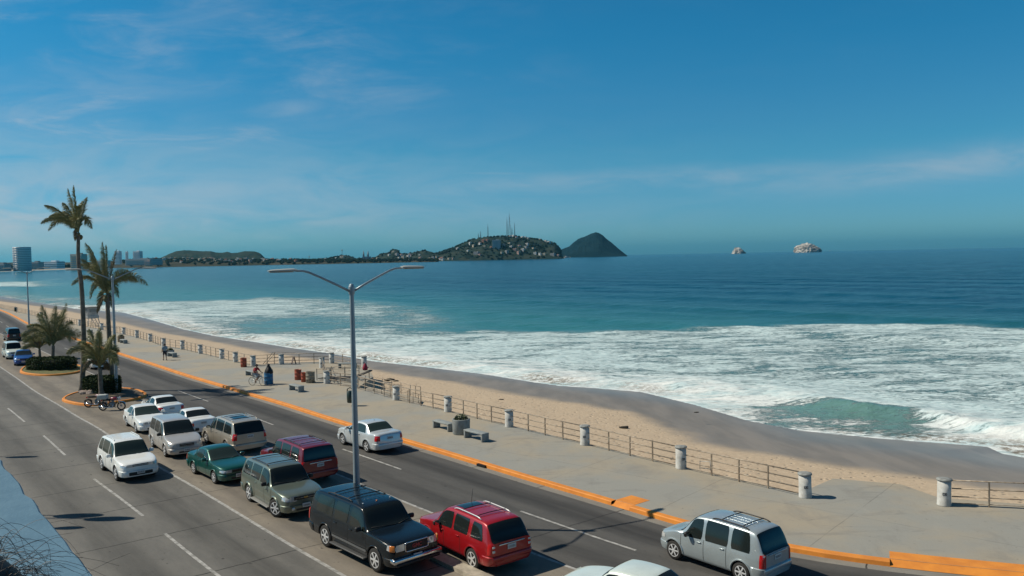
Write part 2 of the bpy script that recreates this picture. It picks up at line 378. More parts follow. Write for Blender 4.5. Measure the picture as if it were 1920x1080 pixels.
# fence / outer edge line of the promenade, from far to near, with the two look-outs
FB = [(1770, 947), (1510, 932), (1277, 878), (1097, 834), (955, 800), (840, 772), (743, 750), (665, 727), (613, 719), (475, 686), (442, 679), (416, 672.5), (376, 663), (342, 655), (307, 650), (282, 640.5), (257, 633.5), (232, 627)]
bol = {p: G(*p, PZ) for p in FB + [(604, 690), (622, 681), (683, 689), (528, 683)]}
mid = [bol[p] for p in FB]
far = [Vector((-63.5, 127.5, PZ)), Vector((-72, 137.2, PZ)), Vector((-81, 147.7, PZ)), Vector((-92, 161, PZ)), Vector((-110, 183, PZ)), Vector((-140, 219, PZ)), Vector((-180, 268, PZ)), Vector((-285, 412, PZ)), Vector((-414, 566, PZ))]
near = [Vector((22.6, 30.9, PZ)), Vector((30, 29, PZ)), Vector((45, 24.5, PZ)), Vector((62, 18, PZ))]
edge = near[::-1] + mid + far
# promenade slab polygon : kerb side + outer edge (with look-out bulges)
NF = Vector((.74, .67, 0))
outer = []
for p in edge:
    outer.append(p + NF * .35)
i_ = edge.index(bol[(613, 719)])
bulge = [G(700, 706, PZ), G(690, 686, PZ), G(622, 677.5, PZ), G(527, 680.5, PZ), G(478, 684.5, PZ)]
outer = outer[:i_] + bulge + outer[i_ + 2:]
j_ = edge.index(bol[(1770, 947)])
outer = outer[:j_] + [G(1760, 933, PZ), G(1690, 908, PZ), G(1560, 897, PZ)] + outer[j_ + 1:]
def prom():
    O = np.array([(p.x, p.y) for p in outer]); s = np.arange(0, KS[-1], .25)
    Pk = np.stack([np.interp(s, KS, KB[:, 0]), np.interp(s, KS, KB[:, 1])], 1); Q = np.stack([np.interp(s, KS, KN[:, 0]), np.interp(s, KS, KN[:, 1])], 1)
    far_ = np.full(len(s), np.nan)
    for a, c_ in zip(O[:-1], O[1:]):       # where each cross-section meets the outer edge
        e = c_ - a; den = Q[:, 0] * e[1] - Q[:, 1] * e[0]; den[np.abs(den) < 1e-9] = 1e-9
        w = a - Pk; tq = (w[:, 0] * e[1] - w[:, 1] * e[0]) / den; ue = (w[:, 0] * Q[:, 1] - w[:, 1] * Q[:, 0]) / den
        ok = (ue >= -1e-6) & (ue <= 1 + 1e-6) & (tq > 1.5) & (tq < 26); far_ = np.where(ok, np.fmax(far_, tq), far_)
    far_ = np.interp(s, s[~np.isnan(far_)], far_[~np.isnan(far_)])
    inn = Pk + Q * .29; out = Pk + Q * far_[:, None]; z1 = np.full((len(s), 1), PZ); z0 = np.full((len(s), 1), -2.2)
    V = np.stack([np.concatenate(q, 1) for q in ((inn, z1), ((inn + out) / 2, z1), (out, z1), (out, z0))], 1).reshape(-1, 3)
    o = npmesh('promenade', V, gridfaces(len(s), 4), M_conc, smooth=False); fixn(o); o['kind'] = 'structure'
prom()

# ------------------------------------------------------------------ beach and sea
SEA = -2.7
SW_PX = [(0, 556), (60, 566), (140, 579), (230, 586), (290, 602), (340, 617), (400, 630), (480, 642), (540, 652), (620, 663), (700, 678), (800, 689), (900, 701), (1000, 717), (1050, 724), (1100, 727), (1200, 735), (1300, 759), (1400, 789), (1500, 808),
         (1600, 818), (1700, 827), (1800, 834), (1850, 838), (1880, 852), (1920, 858)]
sw = [np.array(G(*p, SEA)[:2]) for p in SW_PX]
sw = [np.array(q) for q in ((-1400, 1300), (-900, 1080), (-520, 700), (-330, 490))] + sw + [np.array((40, 48)), np.array((60, 42)), np.array((100, 30)), np.array((220, -5))]
SWP = np.array(sw)
WD_PX = [(235, 606), (300, 622), (400, 639), (500, 661), (620, 672), (700, 692), (760, 705), (840, 712), (950, 738), (1030, 752), (1100, 757), (1180, 768), (1225, 790), (1250, 806), (1300, 836), (1400, 858), (1480, 868), (1600, 888), (1750, 912), (1830, 930)]
WDP = np.array([np.array(q) for q in ((-330, 440), (-140, 245), (-100, 194))] + [np.array(G(*p, -1.6)[:2]) for p in WD_PX] + [np.array((30, 35)), np.array((60, 24)), np.array((200, -20))])
FNP = np.array([(p.x, p.y) for p in edge[::-1]])
rr_ = np.concatenate([np.geomspace(20, 420, 330), np.geomspace(430, 1500, 12)]); th_ = np.radians(np.linspace(-56, 58, 420))
RR, TT = np.meshgrid(rr_, th_, indexing='ij'); X = RR * np.sin(TT); Y = RR * np.cos(TT); XY = np.stack([X.ravel(), Y.ravel()], 1)
d1 = np.maximum(sdist(XY, FNP), -5); d2 = sdist(XY, SWP); wd = sdist(XY, WDP)
if d2[np.argmin(np.abs(XY - np.array([5, 200])).sum(1))] < 0: d2 = -d2
if wd[np.argmin(np.abs(XY - np.array([5, 200])).sum(1))] < 0: wd = -wd
if d1[np.argmin(np.abs(XY - np.array([5, 200])).sum(1))] < 0: d1 = -d1
seaward = d2
tt = np.clip(d1, 0, None) / (np.clip(d1, 0, None) + np.clip(-d2, 0.0, None) + 1e-6)
z = np.where(d2 < 0, -.55 + (-2.70 + .55) * np.clip(tt, 0, 1) ** 1.15, -2.70 - .05 * d2)
dry = np.clip(-wd / 6, 0, 1)
z += dry * .05 * fbm(XY[:, 0], XY[:, 1], 3, 4, 1.6) * (d2 < -1)
z = np.where(d1 < -.3, -1.2, z)
M_sand = bpy.data.materials.new('beach_sand'); M_sand.use_nodes = True; t = M_sand.node_tree; b = t.nodes['Principled BSDF']
ob = N(t, 'ShaderNodeTexCoord').outputs['Object']; wa = N(t, 'ShaderNodeAttribute', attribute_name='wet').outputs['Fac']
n1 = NOISE(t, ob, .35, 5, .6); n2 = NOISE(t, ob, 3.5, 6, .7); n3 = NOISE(t, MAPV(t, ob, (1, .22, 1), (0, 0, R(-40))), .5, 4, .6)
wet = SS(t, MA(t, 'ADD', wa, MA(t, 'MULTIPLY_ADD', n1, 3.0, -1.5)), -1.1, 1.7)
vf = N(t, 'ShaderNodeTexVoronoi', inp={'Scale': 1.9, 'Randomness': 1.0}); t.links.new(ob, vf.inputs['Vector']); foot = MA(t, 'MULTIPLY', SS(t, vf.outputs['Distance'], .22, .10), SS(t, NOISE(t, ob, .12, 3, .5), .42, .58)); dryc = MIX(t, SS(t, n2, .35, .7), (.52, .405, .28), (.42, .32, .22)); dryc = MIX(t, MA(t, 'MULTIPLY', foot, .55), dryc, (.20, .145, .095)); wetc = MIX(t, SS(t, n3, .35, .65), (.190, .166, .138), (.250, .215, .178))
t.links.new(MIX(t, wet, dryc, wetc), b.inputs['Base Color'])
t.links.new(MA(t, 'ADD', MA(t, 'MULTIPLY_ADD', wet, -.35, .9), MA(t, 'MULTIPLY', SS(t, wa, 4, 11), -.22)), b.inputs['Roughness'])
vor = N(t, 'ShaderNodeTexVoronoi', inp={'Scale': 1.3}); t.links.new(ob, vor.inputs['Vector'])
hh = MA(t, 'ADD', MA(t, 'MULTIPLY', n2, .6), MA(t, 'MULTIPLY', SS(t, vf.outputs['Distance'], .05, .26), 1.0))
bn = N(t, 'ShaderNodeBump', inp={'Distance': .10}); t.links.new(hh, bn.inputs['Height']); t.links.new(MA(t, 'MULTIPLY_ADD', wet, -.75, .75), bn.inputs['Strength']); t.links.new(bn.outputs[0], b.inputs['Normal'])
bo = npmesh('beach', np.stack([XY[:, 0], XY[:, 1], z], 1), gridfaces(*RR.shape), M_sand, {'wet': wd}); fixn(bo); bo['kind'] = 'structure'
# base ground far and wide
g = B(); g.poly([(-3000, -2500, -3.6), (3000, -2500, -3.6), (3000, 30, -3.6), (-3000, 700, -3.6)]); go = g.build('ground', M_sand, recalc=False); go['kind'] = 'structure'
g = B(); g.prism([(-430, 545), (-60, 95), (-20, 40), (-14, 26), (-8, 20), (60, -6), (60, -60), (-430, -60)], -3, -.05); go = g.build('ground', M_gutter); go['kind'] = 'structure'

# sea: one sheet tessellated finer near the viewpoint's shore
rr_ = np.concatenate([np.geomspace(40, 420, 560), np.geomspace(422, 3000, 170), np.geomspace(3100, 22000, 60)]); th_ = np.radians(np.linspace(-62, 62, 900))
RR, TT = np.meshgrid(rr_, th_, indexing='ij'); X = RR * np.sin(TT); Y = RR * np.cos(TT); XY = np.stack([X.ravel(), Y.ravel()], 1)
near_ = (RR.ravel() < 1600); D = np.full(len(XY), 2000.0)
dn = sdist(XY[near_], SWP); ref = np.argmin(np.abs(XY[near_] - np.array([5, 200])).sum(1)); dn = dn if dn[ref] > 0 else -dn; D[near_] = dn
# foam coverage charted on the water, columns of (px, [(px_y, cover)...])
FC = {-300: [(508, .0), (530, .5), (545, .1), (556, .8)],
 0: [(508, 0), (524, .05), (529, .80), (536, .85), (539, .15), (546, .12), (550, .55), (553, .40), (558, .9)],
 60: [(508, 0), (526, .1), (530, .8), (536, .8), (539, .1), (552, .1), (556, .5), (566, .5), (572, .9)],
 110: [(508, 0), (522, .02), (524, .45), (526, .1), (534, .35), (537, .1), (556, .12), (560, .75), (566, .5), (574, .8), (580, .9)],
 200: [(505, 0), (552, .05), (558, .45), (562, .2), (568, .35), (574, .85), (592, .95)],
 300: [(503, 0), (558, .05), (562, .25), (568, .75), (590, .80), (610, .95)],
 400: [(500, 0), (540, .02), (546, .25), (550, .05), (560, .15), (566, .80), (600, .74), (615, .8), (632, .97)],
 500: [(498, 0), (556, .02), (563, .75), (585, .80), (600, .62), (608, .35), (620, .30), (628, .70), (636, .92), (648, .97)],
 600: [(496, 0), (556, .02), (562, .72), (590, .74), (602, .40), (612, .32), (622, .62), (640, .85), (664, .97)],
 700: [(494, 0), (558, .03), (567, .55), (590, .78), (604, .55), (618, .72), (640, .82), (665, .9), (682, .97)],
 800: [(492, 0), (568, .03), (576, .40), (600, .66), (618, .50), (630, .78), (660, .84), (676, .95), (694, .97)],
 860: [(490, 0), (582, .04), (592, .28), (612, .40), (622, .35), (632, .78), (660, .84), (700, .97)],
 900: [(490, 0), (585, .04), (598, .20), (616, .24), (623, .72), (640, .82), (680, .85), (704, .97)],
 1000: [(489, 0), (590, .04), (602, .16), (620, .20), (625, .80), (640, .80), (690, .84), (718, .97)],
 1100: [(488, 0), (600, .05), (620, .15), (626, .84), (640, .80), (700, .83), (728, .97)],
 1200: [(486, 0), (588, .02), (594, .22), (598, .05), (620, .12), (626, .82), (660, .76), (700, .84), (738, .98)],
 1400: [(482, 0), (608, .03), (617, .15), (620, .78), (640, .74), (700, .76), (735, .90), (760, .93), (776, .80), (790, .9)],
 1470: [(482, 0), (606, .03), (616, .76), (640, .74), (700, .75), (735, .93), (752, .97), (764, .50), (780, .48), (800, .66), (808, .9)],
 1600: [(478, 0), (606, .03), (612, .15), (615, .80), (640, .74), (700, .73), (745, .90), (758, .97), (766, .46), (780, .40), (787, .58), (806, .66), (818, .9)],
 1690: [(478, 0), (606, .03), (612, .15), (615, .80), (640, .74), (710, .73), (760, .92), (771, .98), (777, .46), (786, .44), (793, .60), (815, .70), (828, .9)],
 1750: [(476, 0), (608, .03), (616, .80), (640, .74), (720, .76), (768, .95), (786, .90), (800, .7), (818, .78), (832, .95)],
 1850: [(474, 0), (610, .03), (619, .84), (640, .80), (720, .76), (775, .93), (810, .97), (835, .92), (850, .9)],
 1920: [(472, 0), (612, .03), (622, .86), (650, .78), (720, .76), (775, .90), (810, .97), (860, .95)],
 2400: [(470, 0), (612, .03), (626, .86), (700, .76), (800, .95), (900, .95)]}
def colprof(px, L):                      # to the scale q = 1000/range along the sight line on the water
    q = []; c = []
    for y, v in L:
        p = G(px, y, SEA); q.append(1000 / math.hypot(p.x, p.y)); c.append(v)
    return np.array(q), np.array(c)
qs = 1000 / RR[:, 0]; az_cols = []; rowsC = []
for px in sorted(FC):
    q, c_ = colprof(px, FC[px]); az_cols.append(math.atan2(*G(px, 600, SEA)[:2])); rowsC.append(np.interp(qs, q, c_))
az_cols = np.array(az_cols); rowsC = np.array(rowsC)                       # (cols, rings)
# make the seaward foam edge follow smoothly between columns
cov = np.empty(RR.shape)
wob = fbm(X * .05, Y * .05, 5, 4, 1.0) * .012
for i in range(RR.shape[0]):
    cov[i] = np.interp(TT[i] + wob[i], az_cols, rowsC[:, i])
cov -= .042 * np.clip((cov - .55) / .1, 0, 1) * np.clip((.90 - cov) / .05, 0, 1); cov += .12 * np.exp(-((cov - .33) / .10) ** 2) * (D.reshape(RR.shape) < 120) * (TT < -.1)
shf = (.07 * fbm(X * .03, Y * .03, 31, 5, 1.0) + .03 * fbm(X * .16, Y * .16, 33, 3, 1.0)) * np.clip((D.reshape(RR.shape) - 14) / 30, 0, 1); lr = np.log(RR[:, 0])
for j in range(RR.shape[1]): cov[:, j] = np.interp(lr + shf[:, j], lr, cov[:, j])
cov = cov.ravel(); cov[RR.ravel() > 1400] = 0
tdir = np.array([-.64, .77]); ndir = np.array([.77, .64])
al = XY @ tdir; ac = XY @ ndir
# swell trains, parallel to the shore, plus wind sea
amp = np.clip((D - 8) / 60, 0, 1) * np.exp(-RR.ravel() / 2500)
wz = amp * (.34 * np.sin(ac * .165 + .5 * np.sin(al * .013) + .9 * np.sin(al * .006)) ** 3 + .16 * np.sin(ac * .35 + .03 * al + 1.3 * np.sin(al * .03)))
fadef = np.exp(-RR.ravel() / 420)
wz += .16 * fbm(XY[:, 0], XY[:, 1], 11, 3, .55) * fadef * np.clip(D / 6, 0.15, 1)
wz += .05 * fbm(XY[:, 0] * 1.0, XY[:, 1] * 1.0, 12, 2, 2.3) * np.exp(-RR.ravel() / 120) * np.clip(D / 4, .2, 1)
# the last wave: a broken crest standing off the swash line, hollow and green where it has not yet spilled
cx = np.interp(np.degrees(TT.ravel()), [-30, -12, 0, 8, 12, 17, 22, 26, 30, 34], [3.0, 4.0, 3.2, 3.6, 5.0, 9.5, 11.0, 10.5, 6.0, 5.0])
ch = np.interp(np.degrees(TT.ravel()), [-34, -20, 0, 10, 16, 22, 27, 32], [.18, .25, .30, .34, .48, .56, .60, .62])
cr = D - cx - .9 * fbm(al * .13, al * 0, 8, 3, 1.0)
crest = np.where(cr < 0, np.exp(-(cr / 1.5) ** 2), np.exp(-(cr / 4.0) ** 2)) * ch
wz += crest * (1 + .25 * fbm(XY[:, 0] * 1.4, XY[:, 1] * 1.4, 21, 3, 1.2))
wz *= np.clip(D / 1.2, 0, 1)
zs = SEA + wz + np.clip(D, -1, 0) * .05
shallow = np.exp(-np.clip(D, 0, 4000) / 75)
swash = np.exp(-(np.clip(D, -2, 60) / 1.0) ** 2)
keep = D > -1.5
M_sea = bpy.data.materials.new('sea_water'); M_sea.use_nodes = True; t = M_sea.node_tree; b = t.nodes['Principled BSDF']
geo = N(t, 'ShaderNodeNewGeometry').outputs['Position']
A = lambda n: N(t, 'ShaderNodeAttribute', attribute_name=n).outputs['Fac']
a_cov, a_sh, a_d, a_rng = A('cover'), A('shallow'), A('offshore'), A('range')
P1 = MAPV(t, geo, (1, 1, 0), (0, 0, R(-3)))
st = MAPV(t, geo, (.38, 1, 0), (0, 0, R(6)))                 # foam torn along the crests
f1 = NOISE(t, st, .34, 8, .70, .4); f2 = NOISE(t, st, 3.4, 6, .74, .3); f3 = NOISE(t, P1, .055, 3, .5); f4 = NOISE(t, MAPV(t, geo, (.30, 1, 0), (0, 0, R(3)), (3, 7, 0)), 2.7, 5, .66, .6)
fm = MA(t, 'ADD', MA(t, 'ADD', MA(t, 'MULTIPLY', f1, .46), MA(t, 'MULTIPLY', f2, .44)), MA(t, 'MULTIPLY', f3, .10))
th0 = MA(t, 'MULTIPLY_ADD', a_cov, -.40, .745)               # threshold sinks as cover grows
dlt = MA(t, 'SUBTRACT', fm, th0)
foam = SS(t, dlt, -.03, .045)
foam = MA(t, 'MULTIPLY', foam, SS(t, a_cov, .02, .14))
slit = MA(t, 'MULTIPLY', SS(t, f4, .54, .66), SS(t, a_cov, 1.02, .80)); foam = MA(t, 'MULTIPLY', foam, MA(t, 'MULTIPLY_ADD', slit, -.55, 1.0))
thin = MA(t, 'MULTIPLY', SS(t, dlt, -.17, .02), SS(t, a_cov, .05, .5))      # milky aerated water around the foam
w1 = NOISE(t, MAPV(t, geo, (.10, 1, 0), (0, 0, R(4))), .045, 5, .6, .3); w2 = NOISE(t, MAPV(t, geo, (.25, 1, 0)), .012, 4, .6)
deep = MIX(t, SS(t, w2, .3, .7), (.002, .044, .088), (.004, .060, .100)); deep = MIX(t, MA(t, 'MULTIPLY', SS(t, w1, .48, .70), .45), deep, (.002, .028, .062))
col = MIX(t, SS(t, a_sh, .03, .55), deep, (.030, .165, .170))
lft = N(t, 'ShaderNodeSeparateXYZ'); t.links.new(geo, lft.inputs[0])
lf = SS(t, MA(t, 'DIVIDE', lft.outputs[0], MA(t, 'MAXIMUM', lft.outputs[1], 1)), .1, -.65)
col = MIX(t, MA(t, 'MULTIPLY', lf, .45), col, (.050, .200, .235))
col = MIX(t, MA(t, 'MULTIPLY', SS(t, a_sh, .72, .93), .8), col, (.150, .270, .225))       # green, sand-laden water of the last wave
col = MIX(t, MA(t, 'MULTIPLY', thin, .70), col, (.16, .30, .31))
fcol = MIX(t, SS(t, f2, .35, .7), (.43, .59, .61), (.70, .79, .79))
fcol = MIX(t, MA(t, 'MULTIPLY', SS(t, a_d, 16, 3), SS(t, f1, .40, .58)), fcol, (.76, .79, .77))
sandy = MA(t, 'MULTIPLY', MA(t, 'MULTIPLY', SS(t, a_d, 4.6, 2.2), SS(t, a_d, .35, .9)), SS(t, NOISE(t, P1, 1.5, 6, .75), .44, .56))
fcol = MIX(t, MA(t, 'MULTIPLY', MA(t, 'MULTIPLY', sandy, SS(t, NOISE(t, geo, .09, 3, .5), .36, .60)), .9), fcol, (.20, .165, .125))
col = MIX(t, foam, col, fcol)
t.links.new(col, b.inputs['Base Color'])
t.links.new(MA(t, 'MULTIPLY_ADD', foam, .55, .16), b.inputs['Roughness'])
t.links.new(MA(t, 'MULTIPLY', MA(t, 'MULTIPLY_ADD', foam, -.25, .42), MA(t, 'MULTIPLY_ADD', SS(t, a_rng, 60, 420), -.85, 1.0)), b.inputs['Specular IOR Level']); b.inputs['IOR'].default_value = 1.33
r1 = NOISE(t, MAPV(t, geo, (.45, 1, 0), (0, 0, R(8))), 1.1, 6, .65, .2); r2 = NOISE(t, MAPV(t, geo, (.3, 1, 0), (0, 0, R(5))), .12, 5, .6, .2)
bn = N(t, 'ShaderNodeBump', inp={'Strength': .9, 'Distance': .40}); t.links.new(r1, bn.inputs['Height'])
bn2 = N(t, 'ShaderNodeBump', inp={'Strength': .9, 'Distance': 1.9}); t.links.new(r2, bn2.inputs['Height']); t.links.new(bn.outputs[0], bn2.inputs['Normal'])
bn3 = N(t, 'ShaderNodeBump', inp={'Strength': .8, 'Distance': .30}); t.links.new(foam, bn3.inputs['Height']); t.links.new(bn2.outputs[0], bn3.inputs['Normal'])
t.links.new(bn3.outputs[0], b.inputs['Normal'])
Fq = gridfaces(*RR.shape); Fq = Fq[keep[Fq].all(1)]
se = npmesh('sea', np.stack([XY[:, 0], XY[:, 1], zs], 1), Fq, M_sea, {'cover': cov, 'shallow': shallow, 'offshore': D, 'range': RR.ravel()}); fixn(se); se['kind'] = 'structure'
#@@PART2
# ------------------------------------------------------------------ promenade furniture
M_white = mat('chipped_white_paint', (.60, .60, .57), .7, col2=(.40, .39, .36), vscale=2.5, bump=.004, bscale=25, detail=8)
M_cap = mat('grey_cap_stone', (.24, .25, .24), .8, var=.25, vscale=5)
M_rail = mat('weathered_rail', (.42, .36, .28), .5, metal=.2, col2=(.20, .145, .10), vscale=3)
M_bench = mat('bench_concrete', (.27, .30, .30), .85, col2=(.20, .21, .205), vscale=3, bump=.004, bscale=40)
M_black = mat('black_plastic', (.012, .012, .013), .5, spec=.3)
M_steel = mat('galvanised_steel', (.36, .40, .42), .45, metal=.6, var=.12, vscale=3)
M_dkgreen = mat('dark_green_bin_paint', (.018, .035, .028), .4)
M_mark = mat('faded_stencil_ink', (.05, .05, .055), .8)
M_foliage = mat('hedge_leaf', (.022, .038, .016), .8, spec=.08, col2=(.040, .058, .022), vscale=3)
M_soil = mat('planting_soil', (.085, .062, .045), .95, col2=(.13, .10, .065), vscale=3, bump=.03, bscale=9)

def bollard_proto():
    r = empty('bollard', (0, 0, 0))
    b = B(); b.lathe([(.26, 0), (.265, .02), (.255, .08), (.25, .5), (.25, .955)], 26); b.build('post', M_white, r)
    b = B(); b.lathe([(.252, .955), (.285, .965), (.29, 1.0), (.275, 1.03), (.16, 1.05), (.01, 1.055)], 26); b.build('cap', M_cap, r)
    b = B(); n = 5
    for (a0, z, w, h) in ((0, .52, .16, .02), (0, .44, .16, .02), (-.28, .48, .02, .10), (.28, .48, .02, .10), (.05, .48, .05, .045)):
        q = a0; d = Vector((math.cos(q - R(95)), math.sin(q - R(95)), 0)) * .256; b.box((d.x, d.y, z), (w, .004, h), rz=q - R(5))
    b.build('stencil', M_mark, r)
    return r
BP = bollard_proto()
ORD = ['first', 'second', 'third', 'fourth', 'fifth', 'sixth', 'seventh', 'eighth', 'ninth', 'tenth', 'eleventh', 'twelfth', 'thirteenth', 'fourteenth', 'fifteenth', 'sixteenth', 'seventeenth', 'eighteenth', 'nineteenth', 'twentieth']
BG = 'white bollards between the promenade railings'
first = True
def put_bollard(p, label, rz=0):
    global first
    if first: o = BP; o.location = p; tag(o, label, 'bollard', BG); first = False
    else: o = copytree(BP, p, rz, label, BG)
    q_ = random.Random(label); o.rotation_euler = (R(q_.uniform(-1.2, 1.2)), R(q_.uniform(-1.2, 1.2)), R(q_.uniform(-25, 25))); o.scale = (1, 1, q_.uniform(.97, 1.03))
    return o
blabs = {(1770, 947): 'white round bollard nearest the right edge of the photo, with railing only on its right',
 (1510, 932): 'white round bollard at the left side of the open gap in the railing',
 (1277, 878): 'white round bollard above the silver people carrier, second to the left of the railing gap',
 (1097, 834): 'white round bollard with a grey stencilled mark, third to the left of the railing gap',
 (955, 800): 'white round bollard first to the right of the planter and benches',
 (840, 772): 'white round bollard just behind the planter and its two benches',
 (743, 750): 'white round bollard where the curved beach stair rails begin',
 (665, 727): 'white round bollard hidden behind the near lamp post',
 (613, 719): 'white round bollard beside the grey stone drum and orange drums',
 (475, 686): 'white round bollard above the cyclist in red',
 (442, 679): 'white round bollard just left of the lone orange drum by the railing'}
for p, L in blabs.items(): put_bollard(bol[p], L)
for k, p in enumerate([(416, 672.5), (376, 663), (342, 655), (307, 650), (282, 640.5), (257, 633.5), (232, 627)]):
    put_bollard(bol[p], f'small white bollard, {ORD[k]} to the left of the one beside the lone orange drum')
put_bollard(bol[(604, 690)], 'white bollard at the head of the slatted beach ramp')
put_bollard(bol[(622, 681)], 'white bollard at the outer edge of the look-out, left of its bench')
put_bollard(bol[(683, 689)], 'white bollard at the outermost right corner of the look-out')
put_bollard(bol[(528, 683)], 'white bollard beside the sloping stair handrails on the look-out')
for k, p in enumerate(far[:6]): put_bollard(p, f'distant white bollard, {ORD[k]} beyond the lifeguard tower end of the railing')

def railing(p0, p1, label, posts=None, h=1.0, z=None, zend=None, name='railing', inset=.28):
    p0 = Vector(p0); p1 = Vector(p1); d = (p1 - p0); L = d.xy.length; u = Vector((d.x, d.y, 0)).normalized()
    a = p0 + u * inset; e = p1 - u * inset; dz = d.z; L2 = (e - a).xy.length
    o = empty(name, a, math.atan2(u.y, u.x), label, 'railing', 'steel railings along the promenade edge')
    n = posts if posts is not None else max(1, round(L2 / 1.6) - 1)
    for k in range(1, n + 1):
        x = L2 * k / (n + 1); b = B(); b.box((x, 0, h / 2 + dz * x / L2), (.055, .055, h)); b.build('rail_post', M_rail, o)
    for zz in (h, h * .68, h * .36, .1):
        b = B(); b.tube([(0, 0, zz), (L2, 0, zz + dz)], .027 if zz > .2 else .02, 6); b.build('rail', M_rail, o)
    return o
rl = {((1510, 932), (1277, 878)): 'just left of the gap, behind the white metal frame',
 ((1277, 878), (1097, 834)): 'between the second and third bollards left of the gap',
 ((1097, 834), (955, 800)): 'just left of the stencilled bollard',
 ((955, 800), (840, 772)): 'right behind the planter and benches',
 ((840, 772), (743, 750)): 'beside the bottom of the curved beach stair',
 ((743, 750), (665, 727)): 'between the near lamp post and the beach stair',
 ((665, 727), (613, 719)): 'between the near lamp post and the stone drum',
 ((475, 686), (442, 679)): 'behind the lone orange drum',
 ((528, 683), (622, 681)): 'along the outer side of the look-out, left part', ((622, 681), (683, 689)): 'along the outer side of the look-out behind its bench',
 ((475, 686), (528, 683)): 'at the left side of the look-out beside the sloping handrails'}
for (a, b_), L in rl.items(): railing(bol[a], bol[b_], 'thin steel railing ' + L)
seq = [(442, 679), (416, 672.5), (376, 663), (342, 655), (307, 650), (282, 640.5), (257, 633.5), (232, 627)]
for k in range(len(seq) - 1): railing(bol[seq[k]], bol[seq[k + 1]], f'thin brown steel railing, {ORD[k]} panel left of the lone orange drum')
ff = [bol[(232, 627)]] + far[:6]
for k in range(6): railing(ff[k], ff[k + 1], f'faint distant railing, {ORD[k]} panel past the lifeguard tower')
railing(bol[(1770, 947)], near[0], 'steel railing running off the right edge of the photo', posts=3)
railing(near[0], near[1], 'steel railing beyond the right edge of the view', posts=4)
for k, (y0) in enumerate((0,)):
    for i in range(1): railing(bol[(613, 719)], bol[(604, 690)], 'short steel railing across the head of the slatted beach ramp', posts=4)

# curved beach stair rails and slab below the promenade edge
def stair():
    o = empty('beach_stair', G(735, 742, PZ), 0, 'pale concrete beach stair with low steel rails dropping to the sand', 'stair')
    o0 = o.location; P = [G(672, 721, -.1), G(700, 727, -.25), G(735, 734, -.4), (G(770, 743, -.5)), G(789, 747, -.55)]
    Q = [G(672, 727, -.0), G(700, 735, -.15), G(732, 744, -.3), G(765, 755, -.45), G(785, 762, -.5)]
    b = B(); b.grid([[p - o0 for p in P], [q - o0 for q in Q]], sm=False)
    b.grid([[q - o0 for q in Q], [q - o0 - Vector((0, 0, 1.2)) for q in Q]], sm=False); b.grid([[p - o0 - Vector((0, 0, .16)) for p in P], [p - o0 for p in P]], sm=False)
    b.build('landing_slab', M_conc, o)
    for L_, nm in ((P, 0), (Q, 1)):
        for zz in (.9, .6, .3):
            b = B(); b.tube([p - o0 + Vector((0, 0, zz)) for p in L_], .02, 6); b.build('rail', M_rail, o)
        for i in range(len(L_) * 2 - 1):
            p = L_[i // 2] if i % 2 == 0 else (L_[i // 2] + L_[i // 2 + 1]) / 2
            b = B(); b.box(p - o0 + Vector((0, 0, .45)), (.04, .04, .9)); b.build('rail_post', M_rail, o)
stair()
def slat_ramp():
    a = G(616, 706, .3); bp = G(668, 706, .5); c = G(692, 696, .75); 
    o = empty('beach_ramp', a, 0, 'dark slatted timber ramp with steel rails leading off the look-out', 'ramp')
    Mt = mat('dark_wet_timber', (.055, .05, .045), .7, var=.4, vscale=3)
    d = (bp - a); b = B(); n = 9
    for i in range(n):
        for w in (-.45, 0, .45):
            pass
    side = Vector((-d.y, d.x, 0)).normalized()
    for i, w in enumerate((-1.15, -.75, -.35, .05)):
        b.box((a + bp) / 2 - a + side * w + Vector((0, 0, .0)), (d.length, .22, .06), rot=d.to_track_quat('X', 'Z').to_matrix())
    b.build('deck_boards', Mt, o)
    b = B(); e = c - bp; b.box((bp + c) / 2 - a, (e.length + .5, .3, .09), rot=e.to_track_quat('X', 'Z').to_matrix()); b.build('end_beam', Mt, o)
    for p, q in ((Vector((0, 0, 0)), 1.0), (d / 2, .9), (d, 1.0)):
        for w in (.35, -1.35):
            b = B(); b.box(p + side * w + Vector((0, 0, -.1)), (.05, .05, 1.9)); b.build('rail_post', M_rail, o)
    for w in (.35, -1.35):
        for zz in (.8, .45):
            b = B(); b.tube([side * w + Vector((0, 0, zz)), d + side * w + Vector((0, 0, zz))], .022, 6); b.build('rail', M_rail, o)
    b = B(); b.box(c - a + Vector((0, 0, -1.0)), (.06, .06, 2.0)); b.build('support_post', M_rail, o)
    b = B(); b.lathe([(.02, 0), (.20, .04), (.24, .22), (.15, .48), (.05, .62), (.02, .66)], 12, (0, 0, 0)); 
    bag = b.build('hanging_cloth', mat('dark_red_cloth', (.28, .02, .045), .8, var=.3)); bag.location = c + Vector((-.35, .1, .05)); tag(bag, 'dark red cloth bundle on the end of the slatted ramp beam', 'cloth')
slat_ramp()
